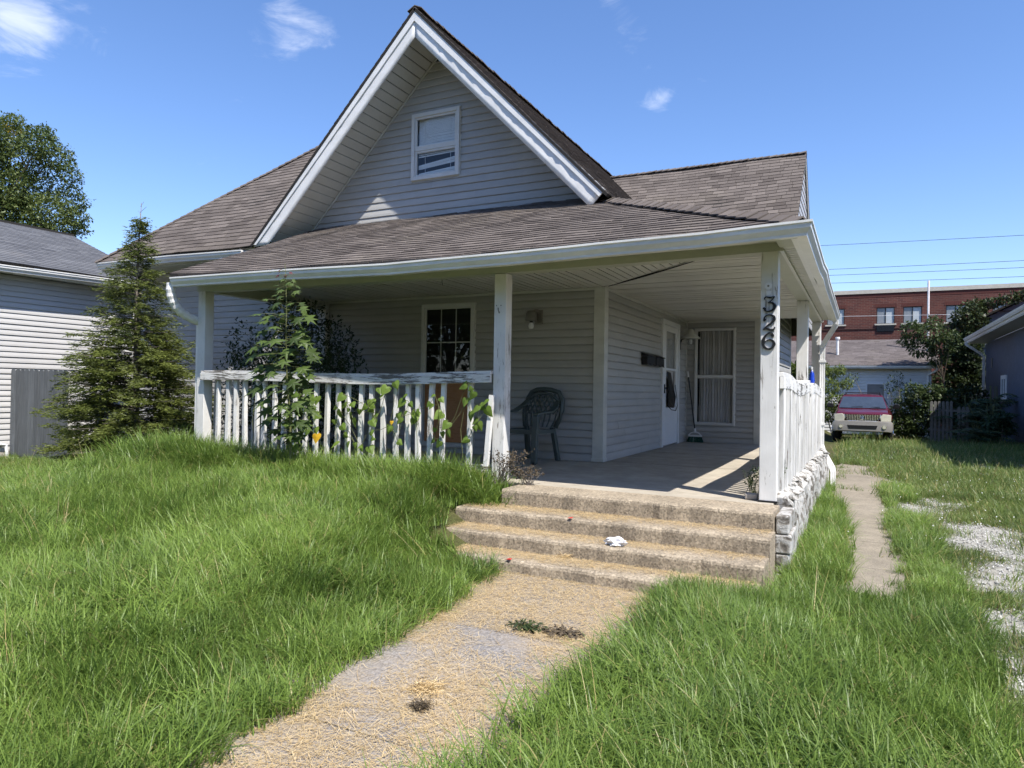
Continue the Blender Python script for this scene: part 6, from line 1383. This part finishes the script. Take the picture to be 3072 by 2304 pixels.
# --- maroon car
def car():
    cx, cy, cz = .60, 20.2, -.72
    t = empty('parked_car', (cx, cy+2.4, cz), 'maroon and beige sport utility car with chrome waterfall grille parked on the grass', 'car')
    Pt = lambda x, y, z: (cx+x, cy+y, cz+z)
    def loft(secs, name, mat, parent=t, smooth=True, caps=True):
        n = len(secs[0]); vs = [Pt(*p) for s in secs for p in s]; fs = [(i*n+k, i*n+(k+1) % n, (i+1)*n+(k+1) % n, (i+1)*n+k) for i in range(len(secs)-1) for k in range(n)]
        if caps: fs += [tuple(range(n))[::-1], tuple((len(secs)-1)*n+k for k in range(n))]
        o = MB().add(vs, fs).obj(name, mat, parent, smooth=smooth)
        if smooth:
            e = o.modifiers.new('es', 'EDGE_SPLIT'); e.split_angle = math.radians(38)
        return o
    def sec(y, w, z0, z1, r=.08, wt=None):
        wt = wt or w; return [(-w+r*.5, y, z0), (w-r*.5, y, z0), (w, y, z0+r), (w, y, (z0+z1)/2), (wt, y, z1-r), (wt-r, y, z1), (0, y, z1+.015), (-wt+r, y, z1), (-wt, y, z1-r), (-w, y, (z0+z1)/2), (-w, y, z0+r)]
    loft([sec(.02, .78, .44, .76, .06), sec(.06, .90, .42, .77, .06), sec(.25, .935, .40, .78), sec(1.0, .935, .38, .78), sec(4.2, .935, .38, .78), sec(4.7, .90, .40, .77)], 'bumper_and_sills', M['beige'])
    loft([sec(.13, .76, .77, 1.00, .05), sec(.2, .88, .77, 1.04, .06, .84), sec(.5, .915, .77, 1.10, .07, .84), sec(1.2, .925, .77, 1.19, .08, .85), sec(2, .925, .77, 1.22, .06, .88), sec(4.3, .925, .77, 1.22, .06, .88), sec(4.65, .90, .77, 1.2, .06, .86)], 'body', M['maroon'])
    loft([[(-.80, 1.22, 1.18), (.80, 1.22, 1.18), (.80, 1.23, 1.20), (0, 1.26, 1.20), (-.80, 1.23, 1.20)], [(-.66, 2.0, 1.60), (.66, 2.0, 1.60), (.64, 2.02, 1.64), (0, 2.04, 1.66), (-.64, 2.02, 1.64)],
          [(-.67, 2.5, 1.62), (.67, 2.5, 1.62), (.63, 2.5, 1.68), (0, 2.5, 1.71), (-.63, 2.5, 1.68)], [(-.66, 4.3, 1.6), (.66, 4.3, 1.6), (.62, 4.3, 1.66), (0, 4.3, 1.69), (-.62, 4.3, 1.66)], [(-.78, 4.65, 1.2), (.78, 4.65, 1.2), (.78, 4.65, 1.22), (0, 4.65, 1.22), (-.78, 4.65, 1.22)]], 'roof', M['maroon'], smooth=False)
    ws = []
    for z_, y_, w_ in ((1.205, 1.20, .755), (1.40, 1.55, .70), (1.60, 1.93, .635)):
        for u in np.linspace(-1, 1, 7): ws.append(Pt(u*w_, y_-.06*(1-u*u)-.045, z_))
    MB().add(ws, [(i*7+k, i*7+k+1, (i+1)*7+k+1, (i+1)*7+k) for i in range(2) for k in range(6)]).obj('windshield', M['carglass'], t, smooth=True)
    for s in (-1, 1):
        MB().add([Pt(s*.865, 1.5, 1.24), Pt(s*.865, 4.3, 1.24), Pt(s*.70, 4.15, 1.58), Pt(s*.70, 2.1, 1.58)], [(0, 1, 2, 3)]).obj('side_window', M['carglass'], t)
        MB().poly([Pt(s*.56, .06, .775), Pt(s*.86, .10, .775), Pt(s*.87, .11, .99), Pt(s*.62, .07, 1.02), Pt(s*.53, .065, .93)], (0, .08, 0)).obj('headlight', M['headlight'], t, bevel=.01)
        fl = MB().lathe([(.07, 0), (.07, .02), (.055, .03)], Pt(s*.66, .005, .585), 14, 'Y').obj('fog_lamp', M['chrome'], t); MB().lathe([(.052, 0), (.05, .01)], Pt(s*.66, -.008, .585), 14, 'Y').obj('lens', M['headlight'], fl)
        MB().poly([Pt(s*.93, 1.5, 1.20), Pt(s*1.15, 1.46, 1.20), Pt(s*1.17, 1.46, 1.30), Pt(s*1.13, 1.46, 1.36), Pt(s*.98, 1.48, 1.35)], (0, .12, 0)).obj('mirror', M['black'], t, bevel=.02)
        MB().tube([Pt(s*.58, 2.1, 1.68), Pt(s*.58, 2.2, 1.745), Pt(s*.58, 4.0, 1.745), Pt(s*.58, 4.1, 1.68)], .016, 6).obj('roof_rail', M['black'], t)
        for yy in (.95, 3.75):
            wq = MB().lathe([(.30, 0), (.36, .03), (.36, .21), (.30, .24)], Pt(s*.82-.12, yy, .36), 20, 'X').obj('wheel', M['rubber'], t, smooth=False); MB().lathe([(.21, 0), (.21, .02), (.06, .03)], Pt(s*.82+(.115 if s > 0 else -.145), yy, .36), 14, 'X').obj('rim', M['chrome'], wq)
    for yy in (2.35, 3.5): MB().tube([Pt(-.58, yy, 1.745), Pt(.58, yy, 1.745)], .014, 6).obj('roof_bar', M['black'], t)
    g = MB().poly([Pt(-.55, .10, .99), Pt(.55, .10, .99), Pt(.52, .10, .90), Pt(.42, .09, .775), Pt(-.42, .09, .775), Pt(-.52, .10, .90)], (0, .04, 0)).obj('grille', M['black'], t)
    MB().tube([Pt(-.555, .085, 1.0), Pt(-.53, .08, .89), Pt(-.43, .075, .77), Pt(.43, .075, .77), Pt(.53, .08, .89), Pt(.555, .085, 1.0)], .018, 6).obj('grille_surround', M['chrome'], g)
    for i in range(21):
        x = -.5+i*.05; zb = .79 if abs(x) < .42 else .79+(abs(x)-.42)*1.2; MB().box(cx+x-.011, cx+x+.011, cy+.068, cy+.098, cz+zb, cz+.99).obj('grille_bar', M['chrome'], g)
    em = MB(); n = 18; ring = [Pt(.055*math.cos(k*2*math.pi/n), .06, .885+.055*math.sin(k*2*math.pi/n)) for k in range(n+1)]; em.tube(ring, .010, 6)
    for x in (-.02, .0, .02): em.tube([Pt(x-.012, .06, .85+abs(x)*.3), Pt(x, .058, .885), Pt(x+.012, .06, .925)], .006, 5)
    em.obj('emblem', M['chrome'], g)
    MB().poly([Pt(-.46, .012, .63), Pt(.46, .012, .63), Pt(.42, .012, .51), Pt(-.42, .012, .51)], (0, .05, 0)).obj('air_intake', M['black'], t)
    for s, a in ((-.35, .35), (.25, .3)): MB().tube([Pt(s, 1.165, 1.235), Pt(s+a, 1.15, 1.245)], .010, 5).obj('wiper', M['black'], t)
    return t
car()

# --- the other side of the road: street, and unseen trees added to block low sky from the porch
o = MB().box(-120, 120, -19, -12.5, -.75, -.56).obj('street', simple('asphalt', (.05, .05, .052), .9, .2, 4)); o['kind'] = 'structure'
for y0, y1 in ((-12.5, -12.35), (-19.15, -19)): o = MB().box(-120, 120, y0, y1, -.75, -.43).obj('kerb', M['path']); o['kind'] = 'structure'
for i, x in enumerate((-40, -31, -23, -15, -8, -1, 6, 13, 21, 30)):
    g = np.random.default_rng(100+i); yy = -25.5+g.uniform(-2, 2); hh = g.uniform(9.5, 12.5); bl = [(np.array((x+g.normal()*2.2, yy+g.normal()*1.5, g.uniform(1.2, hh-1.8))), g.uniform(1.7, 2.6)) for _ in range(14)]
    blobplant('sky_block_tree', (x, yy, -.6), 'unseen leafy tree added across the road to shade the porch', 'tree', bl, 3200, M['tree'], .62, .6, 200+i, 10, .2, 'unseen trees added to shade the porch', .3)
